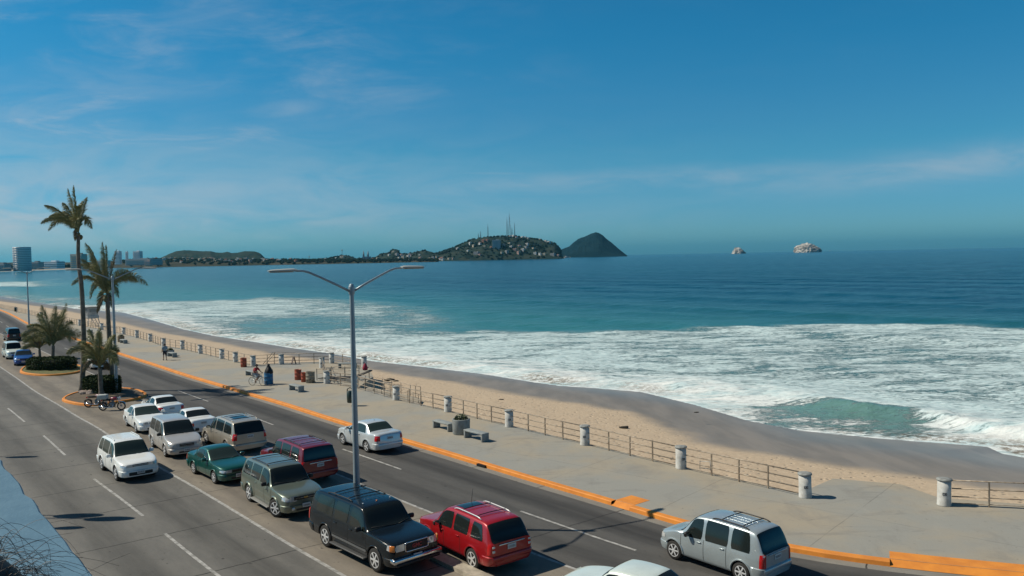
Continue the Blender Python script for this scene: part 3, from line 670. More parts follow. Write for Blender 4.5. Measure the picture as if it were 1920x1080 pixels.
def stair_rails():
    a, e = G(493, 683, PZ), G(504, 683.5, PZ); top = 1.15
    o = empty('beach_stair_handrail', a, 0, 'pair of brown sloping handrails of the steps down beside the look-out', 'handrail')
    for k in range(2):
        off = Vector((.28 * k, -.1 * k, 0)); b = B(); b.tube([off, off + (e - a) + Vector((.35, .2, top))], .035, 6); b.build('rail', M_rail, o)
    b = B(); b.box((e - a) + Vector((.5, .2, top / 2)), (.05, .05, top)); b.build('rail_post', M_rail, o)
    b = B(); b.tube([(e - a) + Vector((.5, .2, top)), (e - a) + Vector((2.4, .8, top - .15))], .02, 6); b.tube([(e - a) + Vector((.5, .2, top * .6)), (e - a) + Vector((2.4, .8, top * .55))], .02, 6); b.build('top_rail', M_rail, o)
stair_rails()

# benches
def bench_proto():
    r = empty('bench', (0, 0, 0))
    b = B(); b.box((0, 0, .43), (1.72, .50, .10), bev=.03); b.build('seat', M_bench, r)
    for s in (-1, 1): b = B(); b.box((s * .78, 0, .20), (.14, .48, .40), bev=.025); b.build('leg', M_bench, r)
    return r
BN = bench_proto()
bs = [((832, 805), -52, 'grey concrete bench to the left of the planter'), ((893, 824), -50, 'grey concrete bench to the right of the planter'),
      ((556, 733), -50, 'grey concrete bench standing alone near the kerb, right of the blue drum'), ((323, 669), -50, 'grey concrete bench in front of the shrub planter by the walking man'),
      ((472, 705), -50, 'grey concrete bench partly behind the cyclist in red'), ((652, 690), -10, 'grey concrete bench on the look-out, crossed by the lamp post'),
      ((232, 643.5), -50, 'small grey bench in front of the brown round planter by the railing'), ((168, 624), -50, 'far grey bench below the lifeguard tower')]
for k, (p, a, L) in enumerate(bs):
    loc = G(*p, PZ)
    if k == 0: BN.location = loc; BN.rotation_euler.z = R(a); tag(BN, L, 'bench', 'grey concrete benches along the promenade')
    else: copytree(BN, loc, R(a), L, 'grey concrete benches along the promenade')

def leafball(b, c, r, n, s=.05, mi=0, zs=1.0, rs=random.Random(3)):
    for _ in range(n):
        while True:
            v = Vector((rs.uniform(-1, 1), rs.uniform(-1, 1), rs.uniform(-.3, 1)))
            if .45 < v.length < 1: break
        p = Vector(c) + Vector((v.x * r, v.y * r, v.z * r * zs)); d = Vector((rs.gauss(0, 1), rs.gauss(0, 1), rs.gauss(0, 1))).normalized(); e = d.orthogonal().normalized() * s * .5; d *= s
        b.poly([p - d, p + e, p + d, p - e], mi)
def planter(p, r, h, label, leaf=True, m=None, name='planter'):
    o = empty(name, G(*p, PZ), 0, label, 'planter')
    b = B(); b.lathe([(r * .9, 0), (r * .95, .03), (r, h - .03), (r, h), (r * .86, h), (r * .84, h - .08), (.01, h - .07)], 28); b.build('pot', m or M_bench, o)
    if leaf:
        b = B(); leafball(b, (0, 0, h - .04), r * .8, 420, .06, zs=.75); b.build('plant', mat('planter_leaves', (.075, .10, .028), .5, col2=(.035, .05, .018), vscale=12), o)
    return o
planter((865, 813), .52, .86, 'round grey concrete planter with a low green shrub between two benches')
planter((319, 667), .45, .62, 'round grey planter with a dark bushy shrub beside the walking man')
planter((227, 641), .42, .75, 'brown round planter by the railing at the left', m=mat('brown_planter', (.20, .15, .09), .8, var=.3))

# drums and bins
M_or = mat('orange_drum_paint', (.42, .075, .028), .55, col2=(.20, .05, .03), vscale=4, detail=8)
M_bl = mat('blue_drum_plastic', (.012, .105, .24), .45, col2=(.02, .15, .30), vscale=2)
def drum(p, m, label, r=.29, h=.88, extra=None):
    o = empty('drum', G(*p, PZ), 0, label, 'drum', 'rubbish drums on the promenade')
    b = B(); b.lathe([(r * .93, 0), (r, .03), (r * .985, h * .33), (r * 1.03, h * .345), (r * .985, h * .36), (r * .985, h * .65), (r * 1.03, h * .665), (r * .985, h * .68), (r, h - .02), (r * 1.03, h), (r * .93, h), (r * .9, h - .12), (.01, h - .13)], 26); b.build('shell', m, o)
    return o
drum((457, 688), M_or, 'lone orange drum with a white chevron by the railing')
d2_ = drum((559, 712), M_or, 'orange drum, left of the pair beside the stone drum'); drum((570, 716), M_or, 'orange drum, smaller right one of the pair beside the stone drum', .24, .80)
drum((582, 717.5), mat('mottled_stone_drum', (.30, .27, .21), .9, col2=(.12, .105, .085), vscale=5, detail=8), 'mottled grey stone drum right of the two orange drums', .37, .92)
bd = drum((504, 720.5), M_bl, 'bright blue drum stuffed with a black rubbish bag', .36, .98)
b = B(); rs = random.Random(5)
prof = [(.32, .0), (.36, .12), (.30, .30), (.20, .48), (.13, .62), (.09, .72), (.12, .80), (.05, .86)]
b.lathe(prof, 14, (0, 0, 0))
for v in b.bm.verts: v.co += Vector((mnoise.noise(v.co * 7), mnoise.noise(v.co * 7 + Vector((5, 0, 0))), mnoise.noise(v.co * 6 + Vector((0, 9, 0))))) * .07
bag = b.build('rubbish_bag', M_black); bag.location = bd.location + Vector((.03, 0, .86)); tag(bag, 'black rubbish bag with a knotted top bulging out of the blue drum', 'bag')
b = B(); b.box((0, 0, 0), (.12, .002, .20), rot=Matrix.Rotation(R(30), 3, 'Y')); b.box((.12, 0, 0), (.10, .002, .18), rot=Matrix.Rotation(R(-30), 3, 'Y'))
def litter_bin(p, label, col=None):
    o = empty('litter_bin', G(*p, PZ), 0, label, 'bin')
    b = B(); b.lathe([(.16, .22), (.22, .26), (.235, .6), (.23, 1.02), (.20, 1.04), (.01, 1.04)], 20); b.build('bin_body', col or M_dkgreen, o)
    b = B(); b.tube([(-.2, 0, 1.0), (-.18, 0, 1.18), (0, 0, 1.27), (.18, 0, 1.18), (.2, 0, 1.0)], .035, 8); b.build('hood', M_black, o)
    b = B(); b.tube([(.2, 0, 0), (.2, 0, .9)], .03, 8); b.build('stand', M_black, o)
litter_bin((657, 761), 'dark green oval litter bin on a post beside the near lamp')
litter_bin((29, 586), 'tiny dark green litter bin far along the promenade at the left edge')
litter_bin((78, 597), 'tiny dark green bin behind the big short palm')
# white metal frame by the rail
o = empty('metal_frame', G(1322, 882, PZ), R(-35), 'small white rusty metal frame leaning on the railing near the gap', 'frame')
for pts in ([(-.25, 0, .02), (-.25, 0, .40), (.25, 0, .44), (.27, 0, .03)], [(-.25, .12, .06), (.27, .12, .06)]):
    b = B(); b.tube(pts, .02, 6); b.build('tube_frame', M_white, o)
# drain mouth in the kerb
o = empty('kerb_drain', G(903, 874, 0), R(-50)); b = B(); b.box((0, .0, .07), (.62, .14, .11)); dr = b.build('kerb_drain', M_black); dr.location = G(903, 875.5, 0); dr.rotation_euler.z = R(-48); bpy.data.objects.remove(o)
tag(dr, 'dark rectangular drain mouth in the orange kerb', 'drain')

# lifeguard tower
def tower():
    o = empty('lifeguard_tower', G(169, 610, -.9), R(-30), 'white wooden lifeguard tower on splayed legs beyond the railing', 'tower')
    Mw = mat('tower_boards', (.50, .50, .47), .8, col2=(.33, .34, .33), vscale=1.2)
    b = B(); b.box((0, 0, 2.55), (2.0, 2.0, 1.5), bev=.02); b.box((0, 0, 1.55), (2.2, 2.2, .5), bev=.02); b.build('cabin', Mw, o)
    b = B(); b.box((0, 0, 3.38), (2.7, 2.6, .1), bev=.02); b.build('roof', M_cap, o)
    b = B(); b.box((0, -1.03, 2.75), (1.5, .04, .6)); b.build('window', M_bench, o); b = B(); b.box((1.03, 0, 2.75), (.04, 1.4, .6)); b.build('window', M_bench, o)
    for sx_ in (-1, 1):
        for sy_ in (-1, 1): b = B(); b.tube([(sx_ * .95, sy_ * .95, 1.4), (sx_ * 1.35, sy_ * 1.2, -.2)], .07, 6); b.build('leg', Mw, o)
    b = B(); b.tube([(1.1, -.4, 1.4), (2.4, -.4, -.1)], .05, 6); b.tube([(1.1, .2, 1.4), (2.4, .2, -.1)], .05, 6)
    for i in range(5): f = i / 5 + .1; b.box((1.1 + 1.3 * f, -.1, 1.4 - 1.5 * f), (.06, .6, .04))
    b.build('ladder', Mw, o)
tower()

# street lamps
def lamp_proto():
    r = empty('street_lamp', (0, 0, 0))
    M = mat('blue_grey_lamp_steel', (.30, .36, .39), .42, metal=.35, var=.08, vscale=2)
    Mh = mat('lamp_head_shell', (.42, .43, .40), .45); Ml = mat('lamp_lens', (.32, .30, .24), .2)
    b = B(); b.box((0, 0, .02), (.45, .45, .04)); b.lathe([(.13, .04), (.128, 1.0), (.085, 9.0), (.085, 9.35), (.05, 9.38)], 14); b.build('pole', M, r)
    b = B(); b.lathe([(.11, 8.98), (.115, 9.0), (.115, 9.28), (.11, 9.3)], 14); b.build('collar', M, r)
    for s in (-1, 1):
        pts = [(s * .08, 0, 9.1), (s * .6, 0, 9.36), (s * 1.3, 0, 9.68), (s * 1.72, 0, 9.86), (s * 1.95, 0, 9.92), (s * 2.25, 0, 9.93)]
        b = B(); b.tube(pts, [.048, .045, .042, .04, .038, .038], 8); a = b.build('arm', M, r)
        b = B(); n = 9; P = []
        for i in range(n + 1):
            x = 2.2 + 1.10 * i / n; w = .11 + .07 * math.sin(math.pi * min(1, (i + .6) / n)) - (.06 if i == n else 0); hgt = .075 * (1 - .5 * (i / n) ** 2) - (.03 if i in (0, n) else 0)
            P.append([Vector((s * x, w * math.cos(q), 9.945 + hgt * max(-.35, math.sin(q)))) for q in [2 * math.pi * k / 12 for k in range(13)]])
        b.grid(P); b.poly(P[0][:-1]); b.poly(P[-1][:-1]); h = b.build('lamp_head', Mh, r)
        b = B(); b.box((s * 2.78, 0, 9.905), (.85, .24, .05), bev=.02); b.build('lens', Ml, h)
    return r
LP = lamp_proto()
La = math.atan2(.625, .78)
tag(LP, 'tall blue grey double-armed street lamp rising behind the black utility vehicle', 'street lamp', 'double armed street lamps in the median')
LP.location = G(671, 989, 0); LP.rotation_euler.z = La
copytree(LP, G(219, 742, 0), La - R(3), 'double-armed street lamp standing in the planted island among the palms', 'double armed street lamps in the median')
copytree(LP, G(55, 620, 0), La - R(3), 'faint distant double-armed street lamp at the left edge', 'double armed street lamps in the median')

# ------------------------------------------------------------------ planted islands, palms, hedges
def outline(pts, z=0, n=48):
    P = [np.array(G(*p)[:2]) for p in pts]; P = P + P[:1]; c = np.mean(P[:-1], axis=0); Q = []
    m = len(P) - 1
    for i in range(m):
        p0, p1, p2, p3 = P[(i - 1) % m], P[i], P[(i + 1) % m], P[(i + 2) % m]
        for k in range(n // m + 1):
            t = k / (n // m + 1); Q.append(.5 * (2 * p1 + (p2 - p0) * t + (2 * p0 - 5 * p1 + 4 * p2 - p3) * t * t + (3 * p1 - p0 - 3 * p2 + p3) * t ** 3))
    return np.array(Q), c
def island(pts, label, grass=None):
    Q, c = outline(pts); o = empty('planted_island', (c[0], c[1], 0), 0, label, 'traffic island')
    rel = Q - c; L = np.linalg.norm(rel, axis=1)[:, None]; b = B(); prof = [(0, 0), (.02, .14), (.05, .17), (.20, .17), (.22, .12)]
    P = [[Vector((*(r_ * (1 - d / l)), z)) for d, z in prof] for r_, l in zip(rel, L[:, 0])]; P.append(P[0]); b.grid(P, sm=False); b.build('kerb', M_orange, o)
    b = B(); V = [[Vector((*(r_ * (1 - .21 / l) * f), .12 + (.16 * (1 - f * f)) + .02 * math.sin(9 * f + i))) for f in (1, .8, .55, .3, .02)] for i, (r_, l) in enumerate(zip(rel, L[:, 0]))]; V.append(V[0]); b.grid(V); b.build('soil', grass or M_soil, o)
    return o, c
isl1, c1 = island([(116, 751), (140, 759), (175, 761.5), (215, 757), (258, 750), (276, 742), (262, 734), (235, 730), (190, 731), (140, 739)], 'planted island with orange kerb under the two tall palms')
M_grass = mat('dry_island_grass', (.14, .13, .045), .9, col2=(.07, .085, .03), vscale=3, bump=.03, bscale=14)
isl2, c2 = island([(37, 698), (60, 704), (100, 705), (140, 701), (158, 694), (150, 687), (100, 682), (55, 686)], 'planted island with orange kerb and dry grass around the round clipped hedge', M_grass)
isl3, c3 = island([(0, 668), (18, 671), (34, 668), (40, 664), (24, 660), (4, 662)], 'far orange kerbed island at the left edge', M_grass) if False else (None, None)

def hedge(p, rx, ry, h, rz, label, n=5200, z0=.2, name='hedge'):
    o = empty(name, G(*p, z0), rz, label, 'hedge'); rs = random.Random(int(p[0]))
    b = B(); core = [(.80, 0), (.86, .12), (.88, h * .8), (.74, h - .08), (.02, h - .06)]
    b.lathe([(r_, z_) for r_, z_ in core], 26)
    for v in b.bm.verts: v.co.x *= rx; v.co.y *= ry
    b.build('stem_mass', mat('hedge_inner', (.012, .018, .010), .9), o)
    b = B()
    for _ in range(n):
        q = rs.uniform(0, 6.283)
        if rs.random() < .55: rr = 1 + .05 * math.sin(5 * q) + rs.gauss(0, .035); z_ = rs.uniform(.02, h)
        else: rr = math.sqrt(rs.random()) * 1.0; z_ = h + rs.gauss(0, .035) + .05 * math.sin(3 * q + 5 * rr)
        p_ = Vector((rr * rx * math.cos(q), rr * ry * math.sin(q), z_)); d = Vector((rs.gauss(0, 1), rs.gauss(0, 1), rs.gauss(.3, .8))).normalized() * .075; e = d.orthogonal().normalized() * .04
        b.poly([p_ - d, p_ + e, p_ + d, p_ - e])
    b.build('foliage', M_foliage, o, recalc=False)
hedge((193, 735), 1.75, 1.15, 1.15, R(-35), 'dark clipped hedge behind the motorcycles under the tall palms')
hedge((97, 691), 2.5, 1.6, 1.0, R(-20), 'round dark clipped hedge at the foot of the big short palm')
M_rock = mat('pinkish_boulder', (.30, .235, .20), .9, col2=(.18, .15, .13), vscale=5, bump=.02, bscale=8)
def rock(p, r, label):
    b = B(); bm = bmesh.new(); bmesh.ops.create_icosphere(bm, subdivisions=3, radius=1)
    for v in bm.verts: v.co *= 1 + .25 * mnoise.noise(v.co * 1.3 + Vector((p[0], 0, 0)))
    bmesh.ops.scale(bm, vec=(r * 1.3, r, r * .75), verts=bm.verts); b.merge(bm, 0, True)
    o = b.build('rock', M_rock); o.location = G(*p, .28); tag(o, label, 'rock', 'boulders at the foot of the hedge')
for p, r, L in (((155, 735), .22, 'small pinkish boulder, leftmost at the foot of the hedge'), ((159, 737), .28, 'pale pinkish boulder, second from the left by the hedge'), ((165, 737), .22, 'small boulder just left of the largest one by the hedge'), ((173.5, 737), .38, 'largest pinkish boulder behind the motorcycles'), ((190, 738), .2, 'small pale stone at the base of the short palm')): rock(p, r, L)

M_trunk = mat('palm_trunk_bark', (.20, .175, .14), .9, col2=(.10, .085, .065), vscale=4, bump=.03, bscale=10)
M_frond = mat('palm_frond', (.17, .185, .060), .6, col2=(.29, .26, .11), vscale=.9)
M_dry = mat('dry_palm_frond', (.22, .17, .09), .8, col2=(.12, .09, .05), vscale=2)
M_rachis = mat('palm_leaf_stalk', (.16, .15, .06), .6)
def palm(base, top, depth, fronds, label, r0=.2, r1=.13, lean=(), nuts=True, leaf=.68, seed=1, wind=(-1, .1, -.05), name='palm_tree', z0=.2):
    """fronds: (dx px, dy px up, lift m, dy depth m, dry) measured in the plane of the tree"""
    rs = random.Random(seed); o0 = G(*base, z0); o = empty(name, o0, 0, label, 'palm tree', 'palms planted in the median islands')
    dep = o0.y if depth is None else depth; T = G(*top, depth=dep) - o0; k = dep / F
    path = [Vector((0, 0, -.1))] + [G(*q, depth=dep) - o0 for q in lean] + [T]
    n = 30; pts = []
    Pn = [path[0] * 2 - path[1]] + path + [path[-1] * 2 - path[-2]]
    for i in range(1, len(Pn) - 2):
        for j in range(n // (len(path) - 1)):
            t = j / (n // (len(path) - 1)); p0, p1, p2, p3 = Pn[i - 1:i + 3]
            pts.append(.5 * (2 * p1 + (p2 - p0) * t + (2 * p0 - 5 * p1 + 4 * p2 - p3) * t * t + (3 * p1 - p0 - 3 * p2 + p3) * t ** 3))
    pts.append(T); m = len(pts)
    b = B(); rad = [(r0 * (1.35 if i == 0 else 1) * (1 - i / m) + r1 * i / m) * (1 + (.07 if i % 2 else 0)) for i in range(m)]
    b.tube(pts, rad, 12); b.build('trunk', M_trunk, o)
    b = B(); bs_ = B(); bd_ = B(); W_ = Vector(wind)
    for (dx, dy, lift, dd, dry) in fronds:
        tip = T + Vector((dx * k, dd, dy * k)); c_ = T + (tip - T) * .45 + Vector((0, 0, lift)); Lf = (tip - T).length + lift * .6; ns = 84
        pr = [(1 - t) ** 2 * T + 2 * t * (1 - t) * c_ + t * t * tip for t in [i / ns for i in range(ns + 1)]]
        bs_.tube(pr[::3], [.045 * (1 - .8 * i / len(pr[::3])) for i in range(len(pr[::3]))], 5)
        tgt = bd_ if dry else b
        ref = Vector((rs.uniform(-.5, .5), 1, rs.uniform(-.3, .5)))
        for i in range(8, ns + 1):
            t = i / ns; tg = (pr[min(i + 1, ns)] - pr[i - 1]).normalized(); sd = tg.cross(ref).normalized(); up = sd.cross(tg)
            ll = leaf * (math.sin(math.pi * min(1, .18 + .8 * t)) ** .7) * (.7 if dry else 1)
            for s in (-1, 1):
                for rep_ in range(2 + i % 2):
                    d = (tg * (.75 + .25 * rs.random()) + sd * s * (.75 + rs.gauss(0, .15)) + up * (.12 + rs.gauss(0, .12)) + W_ * (.55 + .3 * rs.random())).normalized()
                    p0 = pr[i] + tg * rs.uniform(-.04, .04); l2 = ll * rs.uniform(.75, 1.1); p1 = p0 + d * l2 * .55; p2 = p0 + d * l2 + Vector((0, 0, -.28 * l2 * rs.uniform(.4, 1.3)))
                    e = d.cross(Vector((rs.gauss(0, 1), rs.gauss(0, 1), rs.gauss(0, 1)))).normalized() * .012
                    va = [tgt.bm.verts.new(q) for q in (p0 - e, p0 + e, p1 + e * 1.1, p1 - e * 1.1, p2)]
                    tgt.bm.faces.new(va[:4]); tgt.bm.faces.new((va[3], va[2], va[4]))
    b.build('crown', M_frond, o, recalc=False); bs_.build('leaf_stalks', M_rachis, o)
    if len(bd_.bm.verts): bd_.build('dry_fronds', M_dry, o, recalc=False)
    else: bd_.bm.free()
    if nuts:
        b = B()
        for i in range(7):
            bm = bmesh.new(); bmesh.ops.create_icosphere(bm, subdivisions=2, radius=.13); q = rs.uniform(0, 6.28); bmesh.ops.translate(bm, vec=T + Vector((math.cos(q) * .22, math.sin(q) * .22, -.15 - .35 * rs.random())), verts=bm.verts); b.merge(bm, 0, True)
        b.build('coconuts', mat('coconut', (.13, .12, .05), .5, var=.3), o)
    return o
palm((153, 735), (147, 436), None, [(-66, 6, 1.9, .8, 0), (-62, 18, 1.4, -.5, 0), (-50, 50, .9, -.8, 0), (-44, 36, 1.2, .9, 0), (-20, 82, .4, .3, 0), (0, 86, .3, -.4, 0), (9, 66, .5, .8, 0), (14, 44, 1.4, -.8, 0), (18, 8, 2.0, .6, 0), (12, 10, 1.6, -1.2, 0), (-30, 20, 1.7, 1.6, 0), (-32, 56, .8, .4, 0), (-56, 30, 1.3, .2, 0), (-6, 60, .8, 1.3, 0), (-14, -14, .7, .6, 1)],
     'tallest slender palm with a windswept crown, leftmost of the two tall ones', .20, .12, [(157, 640), (153, 540), (147, 490)], seed=2)
palm((212, 728), (201, 552), None, [(-56, 58, 1.2, .6, 0), (-55, 20, 1.9, -.8, 0), (-34, 92, .8, .2, 0), (-26, 96, .6, -.9, 0), (-4, 92, .3, .5, 0), (-3, 97, .3, -.2, 0), (70, 16, 2.2, .6, 0), (52, 38, 1.5, -.6, 0), (44, 22, 1.8, 1.3, 0), (-44, -8, 2.2, 1.0, 0), (-48, 44, 1.5, 1.4, 0), (32, -4, 1.9, -1.0, 0), (-18, 60, 1.0, 1.6, 0), (12, 84, .4, .8, 1), (-20, -30, 1.3, .3, 0), (-10, 70, .6, -1.4, 0), (-40, 66, 1.0, -.4, 0), (8, -28, .8, .2, 1), (-14, -34, .6, -.5, 1)],
     'tall palm with a dense drooping crown, right of the tallest palm', .20, .15, [(206, 650), (203, 600)], seed=5)
palm((190, 742), (187, 690), None, [(-52, 44, 1.4, 1.0, 0), (-50, 30, 1.8, -.8, 0), (-24, 72, .6, .5, 0), (4, 68, .4, -.3, 0), (20, 60, .7, .8, 0), (34, 30, 1.5, .2, 0), (44, 8, 1.9, -.8, 0), (-36, 8, 1.7, .4, 0), (-14, 50, 1.0, -1.3, 0), (-42, 20, 1.5, 1.5, 0), (24, 10, 1.5, 1.0, 1), (-22, -4, 1.1, -.8, 1), (10, -6, .9, .6, 1), (-8, 74, .3, .9, 0)],
     'short bushy palm behind the motorcycles, between the two tall trunks', .17, .15, seed=8, nuts=False, leaf=.75, wind=(-.6, .1, -.1))
palm((99, 668), (100, 648), None, [(-56, 36, 1.5, .8, 0), (-50, 20, 2.2, -.8, 0), (-30, 60, .9, .4, 0), (-14, 76, .6, -.5, 0), (2, 74, .4, .6, 0), (18, 54, .9, -.3, 0), (26, 78, -.3, .2, 0), (30, 20, 1.9, .8, 0), (46, 10, 2.0, -.4, 0), (-38, 48, 1.2, 1.4, 0), (-20, 40, 1.6, -1.6, 0), (10, 66, .6, 1.5, 0), (-6, 60, .9, 1.2, 0), (26, 44, 1.2, 1.2, 0), (60, 8, 2.3, .6, 0), (-60, 4, 1.9, .3, 0)],
     'big short palm with broad fronds rising from the round hedge', .17, .15, seed=11, nuts=False, leaf=1.05, wind=(-.7, .1, -.05), z0=.3)
palm((75, 668), (74, 655), None, [(-38, 16, 1.3, .6, 0), (-28, 30, .9, -.5, 0), (-8, 40, .5, .6, 0), (10, 32, .7, -.3, 0), (18, 10, 1.0, .6, 0), (-34, -6, 1.2, -.4, 0), (-16, 20, 1.0, 1.0, 0), (6, 12, .8, -1.0, 1)],
     'smallest palm beside the blue car at the left of the round hedge', .14, .12, seed=14, nuts=False, leaf=.75, wind=(-.7, .1, -.05))
#@@PART3
# ------------------------------------------------------------------ vehicles
def paintm(name, col, metal=.0, rough=.32, flake=0):
    m = mat(name, col, rough, metal, coat=.8, var=.06, vscale=1.5, spec=.5); return m
M_glass = mat('tinted_car_glass', (.014, .019, .018), .07, spec=.5)
M_glassg = mat('green_car_glass', (.028, .042, .036), .07, spec=.5)
M_tyre = mat('tyre_rubber', (.022, .021, .020), .85, var=.2, vscale=6)
M_well = mat('wheel_well', (.006, .006, .006), .95)
M_alloy = mat('alloy_wheel', (.66, .67, .68), .35, metal=.25)
M_chrome = mat('chrome_trim', (.62, .63, .65), .15, metal=1.0)
M_red = mat('red_tail_lens', (.55, .015, .015), .12, coat=.6); M_clear = mat('headlamp_glass', (.66, .68, .68), .08, metal=.35, coat=.8); M_amber = mat('amber_lens', (.62, .20, .04), .15, coat=.5)
M_trim = mat('black_trim', (.014, .014, .015), .55); M_plate = mat('number_plate_white', (.60, .61, .60), .5); M_ink = mat('plate_ink', (.02, .03, .05), .6); M_seam = mat('panel_gap', (.010, .010, .010), .9)
M_gtrim = mat('grey_plastic_trim', (.085, .09, .088), .6)

def pch(xs, ys, x):
    xs = np.asarray(xs, float); ys = np.asarray(ys, float); h = np.diff(xs); dl = np.diff(ys) / h; m = np.zeros(len(xs)); m[0], m[-1] = dl[0], dl[-1]
    for i in range(1, len(xs) - 1):
        if dl[i - 1] * dl[i] > 0:
            w1 = 2 * h[i] + h[i - 1]; w2 = h[i] + 2 * h[i - 1]; m[i] = (w1 + w2) / (w1 / dl[i - 1] + w2 / dl[i])
    x = np.clip(x, xs[0], xs[-1]); i = np.clip(np.searchsorted(xs, x) - 1, 0, len(h) - 1); t = (x - xs[i]) / h[i]
    return ys[i] * (1 + 2 * t) * (1 - t) ** 2 + h[i] * m[i] * t * (1 - t) ** 2 + ys[i + 1] * t * t * (3 - 2 * t) + h[i] * m[i + 1] * t * t * (t - 1)

class Shell:
    """car body as a surface: cross-sections swept along x (forward); t runs 0 (underside centre) .. 9 (roof centre)"""
    def __init__(s, p):
        s.p = p; W2 = p['W'] / 2; s.XF = p['wb'] / 2 + p['fo']; s.XR = s.XF - p['L']; XF, XR = s.XF, s.XR
        s.ztp = [(XR + a if k == 'r' else (XF - a if k == 'f' else a), z) for k, a, z in p['top']]; s.ztp.sort()
        s.zsp = [(XR + a if k == 'r' else (XF - a if k == 'f' else a), z) for k, a, z in p['belt']]; s.zsp.sort()
        c = p['clear']; rr = p.get('round', 1.0)
        s.wp = [(XR, 1 - .14 * rr), (XR + .06, 1 - .07 * rr), (XR + .25, 1 - .02 * rr), (XR + .7, 1), (XF - .8, 1), (XF - .35, 1 - .05 * rr), (XF - .10, 1 - .14 * rr), (XF, 1 - .27 * rr)]
        s.zbp = [(XR, c + .16), (XR + .12, c + .06), (XR + .5, c), (XF - .5, c), (XF - .1, c + .02), (XF, c + .08)]
        s.W2 = W2; s.H = p['H']
    def zt(s, x): return s._z('t', s.ztp, x)
    def zs(s, x): return s._z('s', s.zsp, x)
    def _z(s, k, pr, x):
        k = (k, round(float(x), 4)); c_ = s.__dict__.setdefault('_zc', {})
        if k not in c_: c_[k] = float(pch(*zip(*pr), np.array([x]))[0])
        return c_[k]
    def ctl(s, x):
        x = round(float(x), 4); c_ = s.__dict__.setdefault('_c', {})
        if x not in c_: c_[x] = [np.array(q) for q in s._ctl(x)]
        return c_[x]
    def _ctl(s, x):
        w = float(pch(*zip(*s.wp), np.array([x]))[0]) * s.W2; zb = float(pch(*zip(*s.zbp), np.array([x]))[0]); zt = s.zt(x); zs = min(s.zs(x), zt - .03)
        h = zs - zb; cab = np.clip((zt - zs) / max(.1, s.H - s.zs(0)), 0, 1); wt = w * (.90 - (.90 - s.p['tumble']) * cab); e = min(.07, .45 * (zt - zs))
        P = [(0, zb), (.80 * w, zb), (.955 * w, zb + .05), (w, zb + .38 * h), (w * .992, zb + .76 * h), (.955 * w, zs), (0, 0), (wt, zt - e), (.84 * wt, zt - e * .32), (0, zt)]
        P[6] = ((P[5][0] + P[7][0]) / 2 + .018 * cab * w, (P[5][1] + P[7][1]) / 2)
        return P
    def pt(s, x, t, off=0.0):
        P = s.ctl(x); t = min(max(t, 0), 8.9999); i = int(t); f = t - i
        g = lambda k: P[k] if 0 <= k <= 9 else (np.array((-P[8][0], P[8][1])) if k > 9 else np.array((-P[1][0], P[1][1])))
        p0, p1, p2, p3 = g(i - 1), g(i), g(i + 1), g(i + 2); kk = .42
        m1, m2 = kk * (p2 - p0), kk * (p3 - p1); lim = math.hypot(*(p2 - p1)); m1 = m1 * min(1, lim / (math.hypot(*m1) + 1e-9)); m2 = m2 * min(1, lim / (math.hypot(*m2) + 1e-9))
        
        q = (2 * f ** 3 - 3 * f ** 2 + 1) * p1 + (f ** 3 - 2 * f ** 2 + f) * m1 + (-2 * f ** 3 + 3 * f ** 2) * p2 + (f ** 3 - f ** 2) * m2
        return np.array((x, q[0], q[1]))
    def nrm(s, x, t):
        a = s.pt(x + .01, t) - s.pt(x - .01, t); b_ = s.pt(x, min(9, t + .05)) - s.pt(x, t - .05); n = np.cross(a, b_); l = np.linalg.norm(n)
        n = n / l if l > 1e-9 else np.array((0, 0, 1.)); c = np.array((0, 0, .8)); return n if n @ (s.pt(x, t) - np.array((x, 0, .9))) > 0 else -n
    def off(s, x, t, d): return s.pt(x, t) + s.nrm(x, t) * d
    def t_of_z(s, x, z, lo=3.0, hi=7.6):
        for _ in range(12):
            m_ = (lo + hi) / 2
            if s.pt(x, m_)[2] < z: lo = m_
            else: hi = m_
        return (lo + hi) / 2
def mir(p, s_): return Vector((p[0], p[1] * s_, p[2]))

